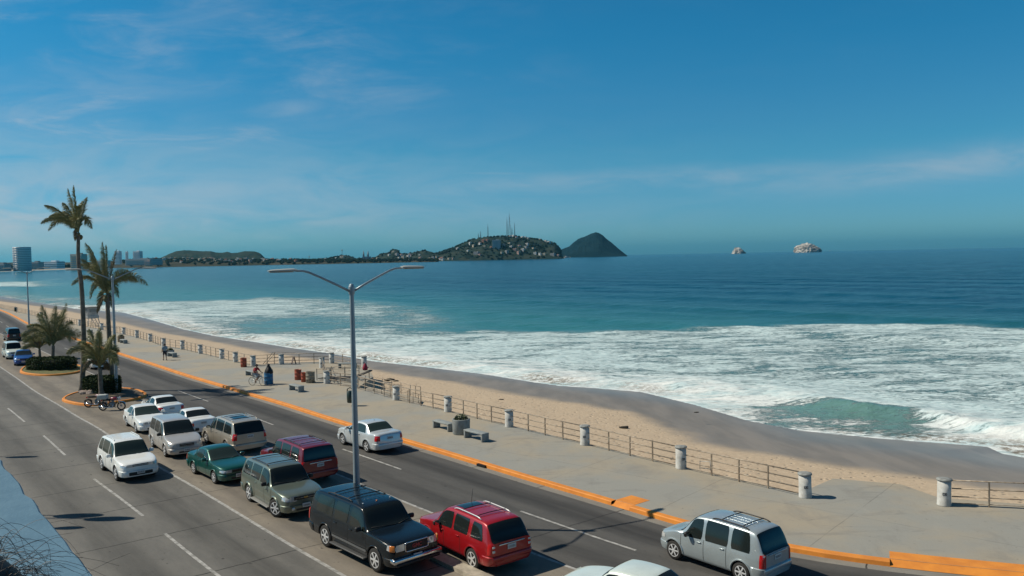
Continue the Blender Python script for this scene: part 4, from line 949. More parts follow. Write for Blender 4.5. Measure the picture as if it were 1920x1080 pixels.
def build_wheel(parent, x, y, r, w, style, steer=0.0, mrim=None):
    sd = 1 if y > 0 else -1
    o = bpy.data.objects.new('wheel', None); COL.objects.link(o); o.parent = parent; o.location = (x, y, r); o.rotation_euler.z = steer; o.empty_display_size = .1
    CH_MAP.setdefault(parent.name, []).append(o)
    key = (style, round(r, 3), round(w, 3), sd)
    if key not in WCACHE:
        b = B(); rw = r * .66; b.lathe([(rw, -w / 2), (r * .93, -w / 2), (r * .985, -w / 2 + .02), (r, -w / 2 + .05), (r, w / 2 - .05), (r * .985, w / 2 - .02), (r * .93, w / 2), (rw, w / 2), (rw, -w / 2)], 28, axis='Y'); tt_ = b.build('tyre', M_tyre, None, sharp=50)
        b = B(); f = sd * w / 2; b.lathe([(rw * 1.01, f * 1.02), (rw * .97, f * 1.04), (rw * .92, f * .96), (rw * .90, f * .35), (.02, f * .3)], 26, axis='Y', mi=1)
        b.lathe([(rw * 1.02, f * .96), (rw * 1.0, f * 1.05), (rw * .90, f * 1.02), (rw * .88, f * .7)], 26, axis='Y'); n = {'five': 5, 'six': 6, 'seven': 7, 'steel': 8}[style]
        for k in range(n):
            q = 2 * math.pi * k / n; wd_ = {'five': .30, 'six': .27, 'seven': .2, 'steel': .22}[style] * rw
            b.box((math.cos(q) * rw * .52, f * .92, math.sin(q) * rw * .52), (rw * .86, .035, wd_), rot=Matrix.Rotation(-q, 3, 'Y'), bev=.012)
        b.lathe([(rw * .28, f * .8), (rw * .27, f * 1.08), (rw * .18, f * 1.12), (.01, f * 1.12)], 16, axis='Y')
        rm = b.build('rim', [mrim or M_alloy, M_well], None, sharp=40); WCACHE[key] = (tt_, rm); tt_.parent = o; rm.parent = o
    else:
        for q in WCACHE[key]: c_ = q.copy(); COL.objects.link(c_); c_.parent = o
    return o
WCACHE = {}

def plate(parent, x, z, rz, wide=.34, txt=None):
    b = B(); b.box((x, 0, z), (.02, wide, .16), bev=.004)
    o = b.build('number_plate', M_plate, parent); b = B(); rs = random.Random(int(z * 1000 + x * 77)); sg = 1 if x > 0 else -1
    for k in range(7): b.box((x + sg * .0115, -wide * .36 + k * wide * .12, z - .005), (.002, wide * .075 * rs.uniform(.5, 1), .075))
    b.build('plate_characters', M_ink, o); return o

def car(name, spec, label, cat, front, rear, side, paint, fit='rear', group=None, steer=0.0):
    """front/rear: ground points under the wheels on the given side (+1 = car's left)"""
    p = spec; fr = Vector(front); re = Vector(rear); d = (fr - re); d.z = 0; u = d.normalized(); hd = math.atan2(u.y, u.x); lf = Vector((-u.y, u.x, 0))
    midp = (fr + re) / 2 - lf * side * (p['W'] / 2 - .10)
    root = empty(name, (midp.x, midp.y, 0.0), hd, label, cat, group)
    S = Shell(p); XF, XR, H, W2 = S.XF, S.XR, p['H'], p['W'] / 2; wb2 = p['wb'] / 2; rw = p['rw']; g_ = p.get('glass', M_glass)
    # body
    xs = sorted(set([XR + a for a in (0, .015, .04, .08, .13, .2)] + [XF - a for a in (0, .015, .04, .08, .13, .2)] + list(np.arange(XR + .26, XF - .22, .07)))); T = [0, .6, 1, 1.3, 1.6, 2, 2.4, 3, 3.5, 4, 4.4, 4.7, 5, 5.3, 6, 6.6, 7, 7.3, 7.7, 8, 8.5, 9]
    bm = bmesh.new(); rings = []
    for x in xs:
        half = [S.pt(x, t_) for t_ in T]; rg = [bm.verts.new(tuple(q)) for q in half] + [bm.verts.new((q[0], -q[1], q[2])) for q in half[-2:0:-1]]; rings.append(rg)
    n = len(rings[0])
    for i in range(len(rings) - 1):
        for k in range(n):
            f = bm.faces.new((rings[i][k], rings[i][(k + 1) % n], rings[i + 1][(k + 1) % n], rings[i + 1][k])); f.smooth = True
            if k < 2 or k >= n - 2: f.material_index = 1
    bm.faces.new(rings[0]); bm.faces.new(rings[-1][::-1]); bmesh.ops.recalc_face_normals(bm, faces=bm.faces)
    me = bpy.data.meshes.new('body'); bm.to_mesh(me); bm.free(); me.materials.append(paint); me.materials.append(M_well)
    bo = bpy.data.objects.new('body', me); COL.objects.link(bo)
    cb = B()
    for sx_ in (-1, 1):
        for sy_ in (-1, 1): cb.lathe([(rw + .055, -.02 + sy_ * (W2 + .05)), (rw + .055, sy_ * (W2 - .30))], 28, (sx_ * wb2, 0, rw + .01), 'Y', 0)
    co = cb.build('cut', M_well)
    md = bo.modifiers.new('b', 'BOOLEAN'); md.object = co; md.operation = 'DIFFERENCE'; md.solver = 'EXACT'; md.material_mode = 'TRANSFER'
    bpy.context.view_layer.update(); me2 = bpy.data.meshes.new_from_object(bo.evaluated_get(bpy.context.evaluated_depsgraph_get())); bo.modifiers.clear(); bo.data = me2; bpy.data.objects.remove(co)
    me2.name = 'body'; bb = B(); bb.bm.from_mesh(me2); nm = len(me2.materials); me2.materials.append(M_seam); me2.materials.append(p.get('flare', paint))
    for sy_ in (-1, 1):                    # door gaps and arch lips
        for xd in p['seams']:
            for ta, tb in ((2.3, 5.0),):
                P = [[Vector(mir(S.off(xd + dx * (1 - .0 * t_), t_, .003), sy_)) for dx in (-.007, .007)] for t_ in np.linspace(ta, tb, 8)]; bb.grid(P, nm)
        for sx_ in (-1, 1):
            pts = []
            for q in np.linspace(-12, 192, 22):
                x = sx_ * wb2 + math.cos(R(q)) * (rw + .065); z_ = rw + .01 + math.sin(R(q)) * (rw + .065)
                if z_ < p['clear'] + .04: continue
                tq = S.t_of_z(x, z_, 1.5, 5.2); pts.append(mir(S.off(x, tq, .004), sy_))
            if len(pts) > 3: bb.tube(pts, p.get('lip', .022), 6, nm + 1)
    for ln in p.get('crease', []):
        for sy_ in (-1, 1): bb.tube([mir(S.off(x, ln[2], .0), sy_) for x in np.linspace(ln[0], ln[1], 14)], ln[3], 5, 0)
    bb.bm.to_mesh(me2); bb.bm.free(); me2.set_sharp_from_angle(angle=R(38)); bo.parent = root; CH_MAP.setdefault(root.name, []).append(bo)
    # side windows
    for (xa, xb, ta_, tb_) in p['wins']:   # bottom x range, top x range
        for sy_ in (-1, 1):
            P = []
            for f in np.linspace(0, 1, 7):
                row = []
                ins = .035 * (abs(2 * f - 1) ** 6)
                for g2 in np.linspace(0, 1, 9):
                    x0 = xa + (ta_ - xa) * f + ins; x1 = xb + (tb_ - xb) * f - ins; x = x0 + (x1 - x0) * g2
                    z0 = S.zs(x) + p.get('sill', .035); z1 = max(z0 + .01, S.zt(x) - p.get('head', .11)); z_ = z0 + (z1 - z0) * f
                    row.append(mir(S.off(x, S.t_of_z(x, z_, 4.8, 7.8), .007), sy_))
                P.append(row)
            b = B(); b.grid(P); b.build('side_window', g_, root)
    # windscreen and rear window
    def glass(x0, x1, nm_, fw, mi=g_, ins=.04):
        P = []
        for f in np.linspace(0, 1, 9):
            x = x0 + (x1 - x0) * f; row = []
            for s_ in (-1, 1):
                for t_ in (np.linspace(7.12 + fw, 9, 8) if s_ == -1 else np.linspace(9, 7.12 + fw, 8)[1:]): row.append(mir(S.off(x, t_, .009), s_))
            P.append(row)
        b = B(); b.grid(P); b.build(nm_, mi, root)
    glass(*p['ws'], 'windshield', 0.0); glass(*p['rg'], 'rear_window', 0.0, p.get('rglass', g_))
    # wheels
    for sx_ in (-1, 1):
        for sy_ in (-1, 1): build_wheel(root, sx_ * wb2, sy_ * (W2 - .115), rw, .215, p['rim'], steer if sx_ > 0 else 0)
    # lamps
    def patch(x0, x1, t0, t1, m, nm_, off=.008, both=True, cut=None):
        for s_ in (-1, 1):
            P = [[mir(S.off(x, t_, off), s_) for x in np.linspace(x0, x1, 8)] for t_ in np.linspace(t0, t1, 6)]
            b = B(); b.grid(P); 
            b.build(nm_, m, root)
    h = p['head_l']; zc, hh_, ww_ = h      # centre height, height, width on the nose
    for s_ in (-1, 1):
        b = B(); x = XF - .02; yc = s_ * (W2 * .73 - ww_ / 2 + .05)
        P = []
        for f in np.linspace(0, 1, 8):     # wraps from the nose round the wing
            if f < .5: y = (W2 * (1 - .27 * p.get('round', 1)) - ww_ * (1 - 2 * f)); xx = XF + .006
            else: xx = XF - (f - .5) * 2 * .30; y = None
            row = []
            for g2 in np.linspace(-.5, .5, 5):
                z_ = zc + hh_ * g2 * (1 - .35 * max(0, f - .5) * 2)
                if y is not None: row.append(Vector((xx, s_ * y, z_)))
                else: tq = S.t_of_z(xx, z_, 2.5, 6.5); q = S.off(xx, tq, .010); row.append(mir(q, s_))
            P.append(row)
        b.grid(P); hl = b.build('headlight', M_clear, root)
        if p.get('amber'): b = B(); b.box((XF - .09, s_ * (W2 * .89), zc), (.2, .06, hh_ * .9), bev=.02, rz=s_ * -R(28)); b.build('indicator', M_amber, hl)
        # tail lamp
        t0, t1, xl = p['tail']; P = []
        for f in np.linspace(0, 1, 7):
            if f < .4: xx = XR - .006; yy_ = W2 * (1 - .14 * p.get('round', 1)) - p.get('tail_w', .12) * (1 - f / .4)
            else: xx = XR + (f - .4) / .6 * xl; yy_ = None
            row = []
            for g2 in np.linspace(t0, t1, 6):
                if yy_ is None: row.append(mir(S.off(xx, S.t_of_z(xx, g2, 2.3, 7.2), .010), s_))
                else:
                    w_ = min(yy_, S.pt(XR, S.t_of_z(XR, g2, 2.3, 7.2))[1]); row.append(Vector((xx, s_ * w_, g2)))
            P.append(row)
        b = B(); b.grid(P); tl = b.build('taillight', M_red, root)
        if p.get('tail_clear'): b = B(); b.box((XR - .010, s_ * (W2 * .86 - .05), t0 + (t1 - t0) * .30), (.03, .10, (t1 - t0) * .22), bev=.008); b.build('reversing_lens', M_clear, tl); b = B(); b.box((XR - .010, s_ * (W2 * .86 - .05), t0 + (t1 - t0) * .72), (.03, .10, (t1 - t0) * .18), bev=.008); b.build('indicator_lens', M_clear, tl)
        # mirror
        xm = p['ws'][0] - .42; q = S.pt(xm, 5.1); mc = p.get('mirror', paint)
        b = B(); b.box((xm + .02, s_ * (q[1] + .13), q[2] + .09), (.13, .21, .16), bev=.045, seg=3); b.box((xm + .03, s_ * (q[1] + .02), q[2] + .03), (.07, .12, .04), bev=.01); mo = b.build('mirror', mc, root)
        b = B(); b.box((xm - .047, s_ * (q[1] + .13), q[2] + .09), (.004, .16, .11)); b.build('mirror_glass', M_chrome, mo)
        for xh in p['handles']: q = S.off(xh, 4.45, .02); b = B(); b.box((q[0], s_ * q[1], q[2]), (.17, .03, .035), bev=.01); b.build('door_handle', p.get('handle', paint), root)
    # grille, bumpers, plates
    zg, hg, wg = p['grille']; b = B(); b.box((XF + .004, 0, zg), (.03, wg, hg), bev=.012); gr = b.build('grille', M_trim, root)
    if p.get('bars'):
        b = B()
        for k in range(p['bars']): b.box((XF + .018, 0, zg - hg / 2 + hg * (k + .5) / p['bars']), (.02, wg * .96, .018))
        b.build('grille_bars', p.get('barm', M_chrome), gr)
    if p.get('gframe'):
        w_, h_ = wg / 2 + .02, hg / 2 + .015; b = B(); b.tube([(XF + .015, w_ * max(-1, min(1, 1.25 * math.cos(q))), zg + h_ * max(-1, min(1, 1.5 * math.sin(q)))) for q in np.linspace(0, 2 * math.pi, 33)], p['gframe'], 6); b.build('grille_frame', M_chrome, gr)
    zl = p['clear'] + .19
    def wrap(end, z0, z1, m_, nm_, reach=.42):      # bumper skin that follows the body round both corners
        XE = XF if end > 0 else XR; P = []
        for z_, o_ in ((z0, .004), (z0 + .01, .028), (z0 + (z1 - z0) * .5, .038), (z1 - .02, .030), (z1, .002)):
            side = []
            for q in np.linspace(0, 1, 9):
                x = XE - end * reach * (1 - q) ** 1.0; x = min(max(x, XR), XF); tq = S.t_of_z(x, z_, 1.2, 6); w_ = S.pt(x, tq); rr = o_ * (1 if q > .12 else .3)
                ang = math.pi / 2 * max(0, (q - .55) / .45); side.append(Vector((x + end * rr * math.sin(ang), w_[1] + rr * math.cos(ang), z_)))
            row = side + [Vector((XE + end * (o_ + .022 * (1 - (y / side[-1].y) ** 2)), y, z_)) for y in np.linspace(side[-1].y * .9, -side[-1].y * .9, 9)] + [Vector((v.x, -v.y, v.z)) for v in side[::-1]]
            P.append(row)
        b = B(); b.grid(P); return b.build(nm_, m_, root, sharp=50)
    wrap(1, p['clear'] + .05, p['clear'] + .33, p.get('fbm', paint), 'front_bumper'); wrap(-1, p['clear'] + .08, p['clear'] + .40, p.get('rbm', paint), 'rear_bumper')
    b = B(); b.box((XF + .052, 0, p['clear'] + .15), (.03, W2 * .9, .085), bev=.01); b.build('air_intake', M_trim, root)
    b = B(); b.box((XR + .07, 0, p['clear'] + .30), (.26, W2 * 1.80, .22), bev=.08, seg=3); b.build('rear_bumper', p.get('rbm', paint), root)
    plate(root, XF + .072, p.get('fplate', zl + .06), 0); plate(root, XR - .012 - p.get('rpo', 0), p['rplate'], 0)
    if p.get('tgbar'): b = B(); b.box((XR - .02, 0, p['tgbar']), (.03, W2 * 1.15, .045), bev=.012); b.build('tailgate_bar', p.get('tgm', M_chrome), root)
    # sills, boards, rack
    if p.get('board'):
        for s_ in (-1, 1): b = B(); b.box((0, s_ * (W2 + .02), p['clear'] + .03), (p['wb'] - 2 * rw - .22, .20, .05), bev=.02); b.build('running_board', p.get('boardm', M_gtrim), root)
    if p.get('mould'):
        z_, m_ = p['mould']
        for s_ in (-1, 1):
            b = B(); P = [[mir(S.off(x, t_, .015), s_) for x in np.linspace(-wb2 + rw + .12, wb2 - rw - .12, 12)] for t_ in (z_, z_ + .28)]; b.grid(P); b.build('side_moulding', m_, root)
    rk = p.get('rack')
    if rk:
        x0, x1, m_, bars = rk
        for s_ in (-1, 1):
            pts = []
            for i, x in enumerate(np.linspace(x0, x1, 14)):
                e = .0 if i in (0, 13) else (.035 if i in (1, 12) else .05); q = S.pt(x, 7.75); pts.append(Vector((x, s_ * q[1], q[2] + e)))
            b = B(); b.tube(pts, .020, 6); b.build('roof_rail', m_, root)
        for x in bars:
            q = S.pt(x, 7.75); c_ = S.pt(x, 9); b = B(); b.tube([Vector((x, y, q[2] + .055 + (c_[2] - q[2]) * (1 - (y / q[1]) ** 2) * .8)) for y in np.linspace(-q[1], q[1], 7)], .017, 6); b.build('cross_bar', M_trim, root)
    if p.get('ribs'):
        b = B(); x0, x1, k_ = p['ribs']
        for y in np.linspace(-.42, .42, k_): b.tube([Vector((x, y, S.zt(x) - (y / W2) ** 2 * .07 - .007)) for x in np.linspace(x0, x1, 8)], .012, 5)
        b.build('roof_ribs', paint, root)
    if p.get('sunroof'):
        x0, x1 = p['sunroof']; P = [[Vector((x, y, S.pt(x, 9)[2] - .05 * (abs(y) / W2) ** 2 + .006)) for y in np.linspace(-.40, .40, 6)] for x in np.linspace(x0, x1, 5)]; b = B(); b.grid(P); b.build('sunroof', M_glass, root)
    if p.get('antenna'): x, y, L_ = p['antenna']; b = B(); zz = S.zt(x) - .02; b.tube([(x, y, zz), (x - .2 * L_, y, zz + L_)], .008, 5); b.build('antenna', M_trim, root)
    for s_ in (-1, 1):                    # wipers
        b = B(); xw = p['ws'][0]; b.tube([S.off(xw + .02, 8.9, .012) * np.array((1, 1, 1)) + np.array((0, s_ * .05 + .15, .0)), mir(S.off(xw - .10, 7.9, .02), s_)], .010, 4); b.build('wiper', M_trim, root)
    if p.get('extra'): p['extra'](root, S, p)
    return root

# body plans -------------------------------------------------------
SUV = dict(top=lambda H, bz, hood, cowl, noz, rake=.36, xrf=1.35, xcw=.0, rr=.40: None)
def suv(L, W, H, wb, fo, rw, clear, bz, cowlx, roofx, hz, noz, rakex=.34, **k):
    d = dict(L=L, W=W, H=H, wb=wb, fo=fo, rw=rw, clear=clear, tumble=.74,
             top=[('r', 0, bz), ('r', .03, bz + .02), ('r', rakex * .55, (bz + H) / 2 + .03), ('r', rakex, H - .075), ('r', rakex + .25, H - .03), ('x', -.15, H), ('x', roofx, H - .045), ('x', roofx + .08, H - .075), ('x', cowlx, hz), ('x', cowlx + .08, hz - .015), ('f', .30, noz + .035), ('f', .08, noz - .02), ('f', 0, noz - .11)],
             belt=[('r', 0, bz - .04), ('x', 0, bz - .06), ('x', cowlx - .35, bz - .09), ('x', cowlx + .05, hz - .06), ('f', .3, noz - .04), ('f', 0, noz - .19)],
             ws=(cowlx - .03, roofx + .07), rg=None, seams=[], wins=[], handles=[], rim='five', head_l=(noz - .16, .17, .30), tail=(bz - .42, bz - .03, .14), grille=(noz - .17, .14, .8), rplate=bz - .22)
    XR = wb / 2 + fo - L; d['rg'] = (XR + .012, XR + rakex - .02); d.update(k); return d
def sedan(L, W, H, wb, fo, rw, clear, bz, cowlx, roofx, roofrx, deckx, hz, noz, dz, **k):
    XR = wb / 2 + fo - L
    d = dict(L=L, W=W, H=H, wb=wb, fo=fo, rw=rw, clear=clear, tumble=.70,
             top=[('r', 0, dz - .14), ('r', .05, dz - .05), ('r', .14, dz), ('x', deckx - .05, dz + .015), ('x', deckx, dz + .03), ('x', roofrx, H - .05), ('x', roofrx + .15, H - .022), ('x', (roofrx + roofx) / 2, H), ('x', roofx, H - .045), ('x', roofx + .08, H - .08), ('x', cowlx, hz), ('x', cowlx + .08, hz - .015), ('f', .30, noz + .03), ('f', .08, noz - .03), ('f', 0, noz - .12)],
             belt=[('r', 0, dz - .22), ('r', .3, dz - .06), ('x', deckx, bz), ('x', 0, bz - .02), ('x', cowlx - .3, bz - .04), ('x', cowlx + .05, hz - .05), ('f', .3, noz - .04), ('f', 0, noz - .2)],
             ws=(cowlx - .03, roofx + .07), rg=(deckx + .03, roofrx - .03), seams=[], wins=[], handles=[], rim='five', head_l=(noz - .14, .14, .30), tail=(dz - .34, dz - .12, .26), grille=(noz - .15, .10, .6), rplate=dz - .30, sill=.03)
    d.update(k); return d

def wheels_at(front, rear): return G(*front), G(*rear)
TAN = lambda p: (lambda k: Vector((*(KB[min(k + 3, len(KB) - 1)] - KB[k - 3]), 0)).normalized())(int(np.argmin(((KB - np.array([p[0], p[1]])) ** 2).sum(1))))
def by_wheels(front, rear, wb):          # keeps the surveyed heading and centre, true wheelbase
    f, r_ = G(*front), G(*rear); c_ = (f + r_) / 2; u = (f - r_).normalized(); return c_ + u * wb / 2, c_ - u * wb / 2
def by_lane(center, wb, away=False, turn=0.0):
    c_ = Vector((center[0], center[1], 0)); u = TAN(c_) * (-1 if away else 1); u = Matrix.Rotation(R(turn), 3, 'Z') @ u; return c_ + u * wb / 2, c_ - u * wb / 2
CARS = {}
P_white = paintm('pearl_white_paint', (.80, .82, .80)); P_silver = paintm('warm_silver_paint', (.50, .49, .47), .35); P_green = paintm('dark_teal_paint', (.006, .085, .068), .3); P_sage = paintm('sage_grey_paint', (.165, .195, .155), .5)
P_navy = mat('blue_black_paint', (.005, .009, .013), .22, .0, coat=.35, spec=.35); P_gold = paintm('champagne_paint', (.42, .385, .32), .4); P_dred = paintm('deep_red_paint', (.17, .006, .014), .25); P_red = paintm('bright_red_paint', (.35, .008, .012), .2)
P_ice = paintm('ice_silver_paint', (.62, .66, .67), .3); P_blsil = paintm('blue_silver_paint', (.40, .46, .48), .4); P_mint = paintm('minty_white_paint', (.62, .70, .66)); P_blue = paintm('vivid_blue_paint', (.012, .075, .30), .25); P_black = paintm('black_paint', (.01, .011, .012), .1)

# 1 white crossover driving in the landward lanes
sp = suv(4.66, 1.80, 1.70, 2.67, .93, .355, .23, 1.05, .98, .28, 1.06, .90, .46, seams=[-.45, .42, .98], wins=[(-1.98, -1.28, -1.86, -1.32), (-1.22, -.12, -1.26, -.16), (-.04, .80, -.08, .60)], handles=[-.32, .66], rack=(-1.6, .1, P_white, ()), ribs=(-1.6, .2, 7), glass=M_glassg, grille=(.80, .10, .70), head_l=(.79, .13, .36), bars=1, barm=P_white, rplate=.85)
f, r_ = by_wheels((221, 901), (194, 881), 2.67)
def lower_grille(root, S, p): b = B(); b.box((S.XF + .05, 0, .42), (.04, 1.05, .15), bev=.03); b.build('lower_grille', M_trim, root)
sp['extra'] = lower_grille
car('white_crossover', sp, 'white crossover driving towards the viewer, left of the parked cars', 'car', f, r_, -1, P_white)
# 2 silver minivan facing the viewer
sp = suv(4.75, 1.83, 1.74, 2.85, .98, .335, .20, 1.08, 1.15, .30, 1.08, .86, .30, tumble=.76, seams=[-.75, .25, 1.08], wins=[(-2.05, -.98, -1.95, -1.0), (-.90, .05, -.92, .02), (.13, 1.0, .10, .68)], handles=[.4], mirror=M_trim, rim='five', grille=(.70, .17, .74), bars=2, barm=P_silver, head_l=(.73, .13, .38), ribs=(-1.5, .1, 3), mould=(2.9, P_silver))
f, r_ = by_wheels((316, 859), (285, 836), 2.85); car('silver_minivan', sp, 'silver minivan with black mirrors facing the viewer, behind the green sedan', 'van', f, r_, -1, P_silver)
# 3 green sedan
sp = sedan(4.38, 1.70, 1.43, 2.47, .88, .30, .19, .93, .80, .02, -.86, -1.38, .96, .82, .98, tumble=.72, seams=[-.60, .32, .98], wins=[(-1.20, -.98, -1.0, -.98), (-.90, -.10, -.86, -.14), (-.03, .72, -.06, .30)], handles=[-.42, .5], rim='seven', grille=(.66, .11, .62), bars=3, barm=M_trim, head_l=(.66, .13, .28), fbm=P_green, glass=M_glassg, amber=False)
f, r_ = by_wheels((405, 906.5), (366, 888), 2.47); car('green_sedan', sp, 'dark teal green sedan facing the viewer, between silver minivan and sage vehicle', 'car', f, r_, -1, P_green)
# 4 sage SUV
sp = suv(4.87, 1.89, 1.80, 2.87, .92, .375, .27, 1.16, 1.0, .36, 1.14, .98, .30, seams=[-.75, .35, 1.05], wins=[(-2.15, -1.32, -2.0, -1.34), (-1.22, -.28, -1.20, -.24), (-.16, .86, -.12, .60)], handles=[-.60, .50], mirror=M_trim, rack=(-1.7, .1, M_trim, (-1.45, -.05)), ribs=(-1.6, -.1, 7), board=True, boardm=mat('grey_running_board', (.20, .20, .19), .6), grille=(.86, .14, .98), bars=1, barm=M_chrome, head_l=(.86, .21, .32), lip=.04, rim='six', fplate=.56, fbm=P_sage)
f, r_ = by_wheels((521, 970), (469, 938.5), 2.87); 
def fogs(root, S, p):
    for s_ in (-1, 1): b = B(); b.lathe([(.07, 0), (.07, .03), (.01, .035)], 14, (S.XF + .04, s_ * .55, .47), 'X'); b.build('fog_lamp', M_clear, root)
    b = B(); b.box((S.XF + .04, 0, .865), (.02, .16, .06), bev=.01); b.build('badge', mat('gold_badge', (.5, .36, .12), .3, metal=.8), root)
sp['extra'] = fogs
car('sage_utility_vehicle', sp, 'sage grey sport utility vehicle with running boards, behind the black one', 'car', f, r_, -1, P_sage, steer=R(24))
# 5 black long SUV
def gmc(root, S, p):
    cu = bpy.data.curves.new('grille_lettering', 'FONT'); cu.body = 'GMC'; cu.size = .17; cu.extrude = .008; cu.align_x = 'CENTER'; cu.align_y = 'CENTER'; cu.offset = .006
    to = bpy.data.objects.new('t', cu); COL.objects.link(to); bpy.context.view_layer.update(); me = bpy.data.meshes.new_from_object(to.evaluated_get(bpy.context.evaluated_depsgraph_get())); bpy.data.objects.remove(to)
    me.name = 'grille_lettering'; me.materials.append(mat('red_grille_letters', (.35, .03, .04), .4)); o = bpy.data.objects.new('grille_lettering', me); COL.objects.link(o); o.parent = root
    o.matrix_local = Matrix.Translation((S.XF + .035, 0, .93)) @ Matrix(((0, 0, 1), (1, 0, 0), (0, 1, 0))).to_4x4()
    b = B(); b.box((S.XF - .02, 0, .565), (.30, 1.92, .17), bev=.06, seg=3); b.build('chrome_bumper', M_chrome, root)
    b = B(); b.box((S.XF + .04, 0, .44), (.2, 1.7, .10), bev=.03); b.build('lower_valance', M_trim, root)
    for y in (-.55, 0, .55): b = B(); b.box((.28, y, S.zt(.28) + .012), (.06, .05, .03), bev=.01); b.build('roof_marker', M_amber if y == 0 else M_clear, root)
sp = suv(5.57, 2.00, 1.90, 3.30, 1.0, .395, .30, 1.22, 1.22, .52, 1.22, 1.08, .26, round=.55, seams=[-1.15, -.08, 1.10, ], wins=[(-2.85, -1.55, -2.75, -1.57), (-1.42, -.55, -1.40, -.55), (-.42, .98, -.40, .72)][:0] + [(-2.35, -1.18, -2.28, -1.2), (-1.04, -.16, -1.02, -.16), (0.0, 1.08, .02, .78)], handles=[-.92, .12], mirror=M_trim, rack=(-1.9, -.2, M_trim, (-1.5, -.55)), ribs=(-1.9, .1, 6), board=True, boardm=mat('black_running_board', (.06, .06, .06), .5), grille=(.93, .26, .86), gframe=.025, head_l=(.96, .22, .42), amber=True, mould=(2.7, mat('grey_side_moulding', (.20, .21, .22), .35, metal=.5)), lip=.02, rim='six', fplate=.60, extra=gmc, tumble=.76)
f, r_ = by_wheels((707, 1071), (614.5, 1024.5), 3.30); car('black_utility_vehicle', sp, 'long blue-black sport utility vehicle with chrome bumper parked in front of the near lamp post', 'car', f, r_, -1, P_navy)
# 6 champagne minivan seen from behind
sp = suv(5.1, 1.96, 1.76, 3.03, 1.02, .345, .20, 1.10, 1.25, .42, 1.06, .84, .42, tumble=.77, seams=[-.85, .25, 1.15], wins=[(-2.25, -1.12, -2.02, -1.14), (-1.04, .06, -1.03, .03), (.15, 1.12, .13, .78)], handles=[-.1, .45], mirror=M_trim, rack=(-1.9, -.1, P_gold, (-1.55, -.5)), rim='five', tail=(.80, 1.15, .16), tail_w=.10, rplate=.95, lip=.028, sunroof=(-1.45, -.6))
cpos = G(477.5, 839, .3); u = -TAN(cpos); c_ = Vector((cpos.x, cpos.y, 0)) + u * (5.1 - 1.02 - 1.515)
f, r_ = by_lane(c_ + Vector((-.15, -.1, 0)), 3.03, away=False); f, r_ = r_, f
car('champagne_minivan', sp, 'champagne minivan seen from behind, between the white coupe and the dark red utility vehicle', 'van', f + Vector((0, 0, 0)), r_, 0, P_gold)
# 7 dark red SUV from behind
sp = suv(4.92, 1.90, 1.83, 2.89, .92, .385, .27, 1.17, 1.02, .40, 1.14, .98, .20, tumble=.77, round=.7, seams=[-.8, .3, 1.05], wins=[(-2.12, -1.30, -2.02, -1.32), (-1.2, -.3, -1.18, -.28), (-.2, .88, -.18, .62)], handles=[-.65, .45], mirror=M_trim, rack=(-1.9, -.1, M_trim, (-1.75, -.7)), tail=(.80, 1.16, .10), tail_w=.05, rplate=.93, tgbar=1.06, tgm=M_chrome, ribs=(-1.6, 0, 5), rbm=P_dred)
cpos = G(601, 896, .32); u = -TAN(cpos); c_ = Vector((cpos.x, cpos.y, 0)) + u * (4.92 - .92 - 1.445)
f, r_ = by_lane(c_, 2.89); f, r_ = r_, f
car('dark_red_utility_vehicle', sp, 'dark red sport utility vehicle seen from behind, beside the sage one', 'car', f, r_, 0, P_dred)
# 8 bright red SUV from behind
sp = suv(4.66, 1.81, 1.70, 2.80, .85, .36, .26, 1.08, 1.05, .34, 1.08, .92, .42, tumble=.75, seams=[-.70, .30, 1.05], wins=[(-1.98, -1.28, -1.80, -1.30), (-1.10, -.26, -1.10, -.26), (-.16, .90, -.14, .60)], handles=[-.55, .42], mirror=M_trim, rack=(-1.6, .0, M_alloy, (-1.3, -.45)), tail=(.72, 1.06, .16), tail_w=.14, tail_clear=True, rplate=.88, tgbar=1.0, sunroof=(-.35, .25), rbm=P_red, antenna=(.30, -.3, .5), rglass=M_glass, lip=.03)
ct = G(894, 1066.5); 
hd = (G(894, 1066.5) - G(802, 1022)).normalized()
u = -TAN(ct); ct2 = ct + u * 1.43; f, r_ = by_lane(ct2, 2.80, turn=-2.5); f, r_ = r_, f
car('bright_red_utility_vehicle', sp, 'bright red utility vehicle seen from behind with silver roof rails', 'car', f, r_, 1, P_red)
# 9 silver sedan driving on the seaward lanes
sp = sedan(4.40, 1.735, 1.52, 2.525, .84, .32, .18, 1.00, 1.00, .10, -.95, -1.52, 1.02, .86, 1.10, seams=[-.62, .34, 1.02], wins=[(-1.18, -.10, -.98, -.12), (-.02, .92, -.05, .42)], handles=[-.5, .45], rim='five', tail=(.72, .99, .20), tail_w=.13, rplate=.84, tail_clear=False, antenna=(-.7, 0, .12), glass=M_glassg)
f, r_ = by_wheels((646.5, 834), (688.5, 847.5), 2.525); car('silver_sedan', sp, 'ice silver sedan driving away beside the orange kerb, right of the near lamp', 'car', f, r_, 1, P_ice)
# 10 silver people carrier at the lower right
sp = suv(4.14, 1.66, 1.70, 2.655, .70, .32, .21, 1.03, 1.12, .42, 1.06, .88, .34, tumble=.76, seams=[-.78, .10, 1.02], wins=[(-1.66, -.94, -1.58, -.96), (-.82, .06, -.82, .05), (.18, 1.02, .16, .62)], handles=[-.62, .28], mirror=M_trim, rack=(-1.5, -.1, M_trim, (-1.25, -.45)), ribs=(-1.45, -.2, 5), rim='six', sill=.0, head=.085, tail=(.62, 1.02, .13), tail_w=.10, rplate=.86, tgbar=.98, tgm=P_blsil, lip=.03)
f, r_ = by_wheels((1268, 1048.5), (1390, 1090.5), 2.655); car('silver_people_carrier', sp, 'blue-silver people carrier with roof rack at the lower right beside the kerb', 'car', f, r_, 1, P_blsil)
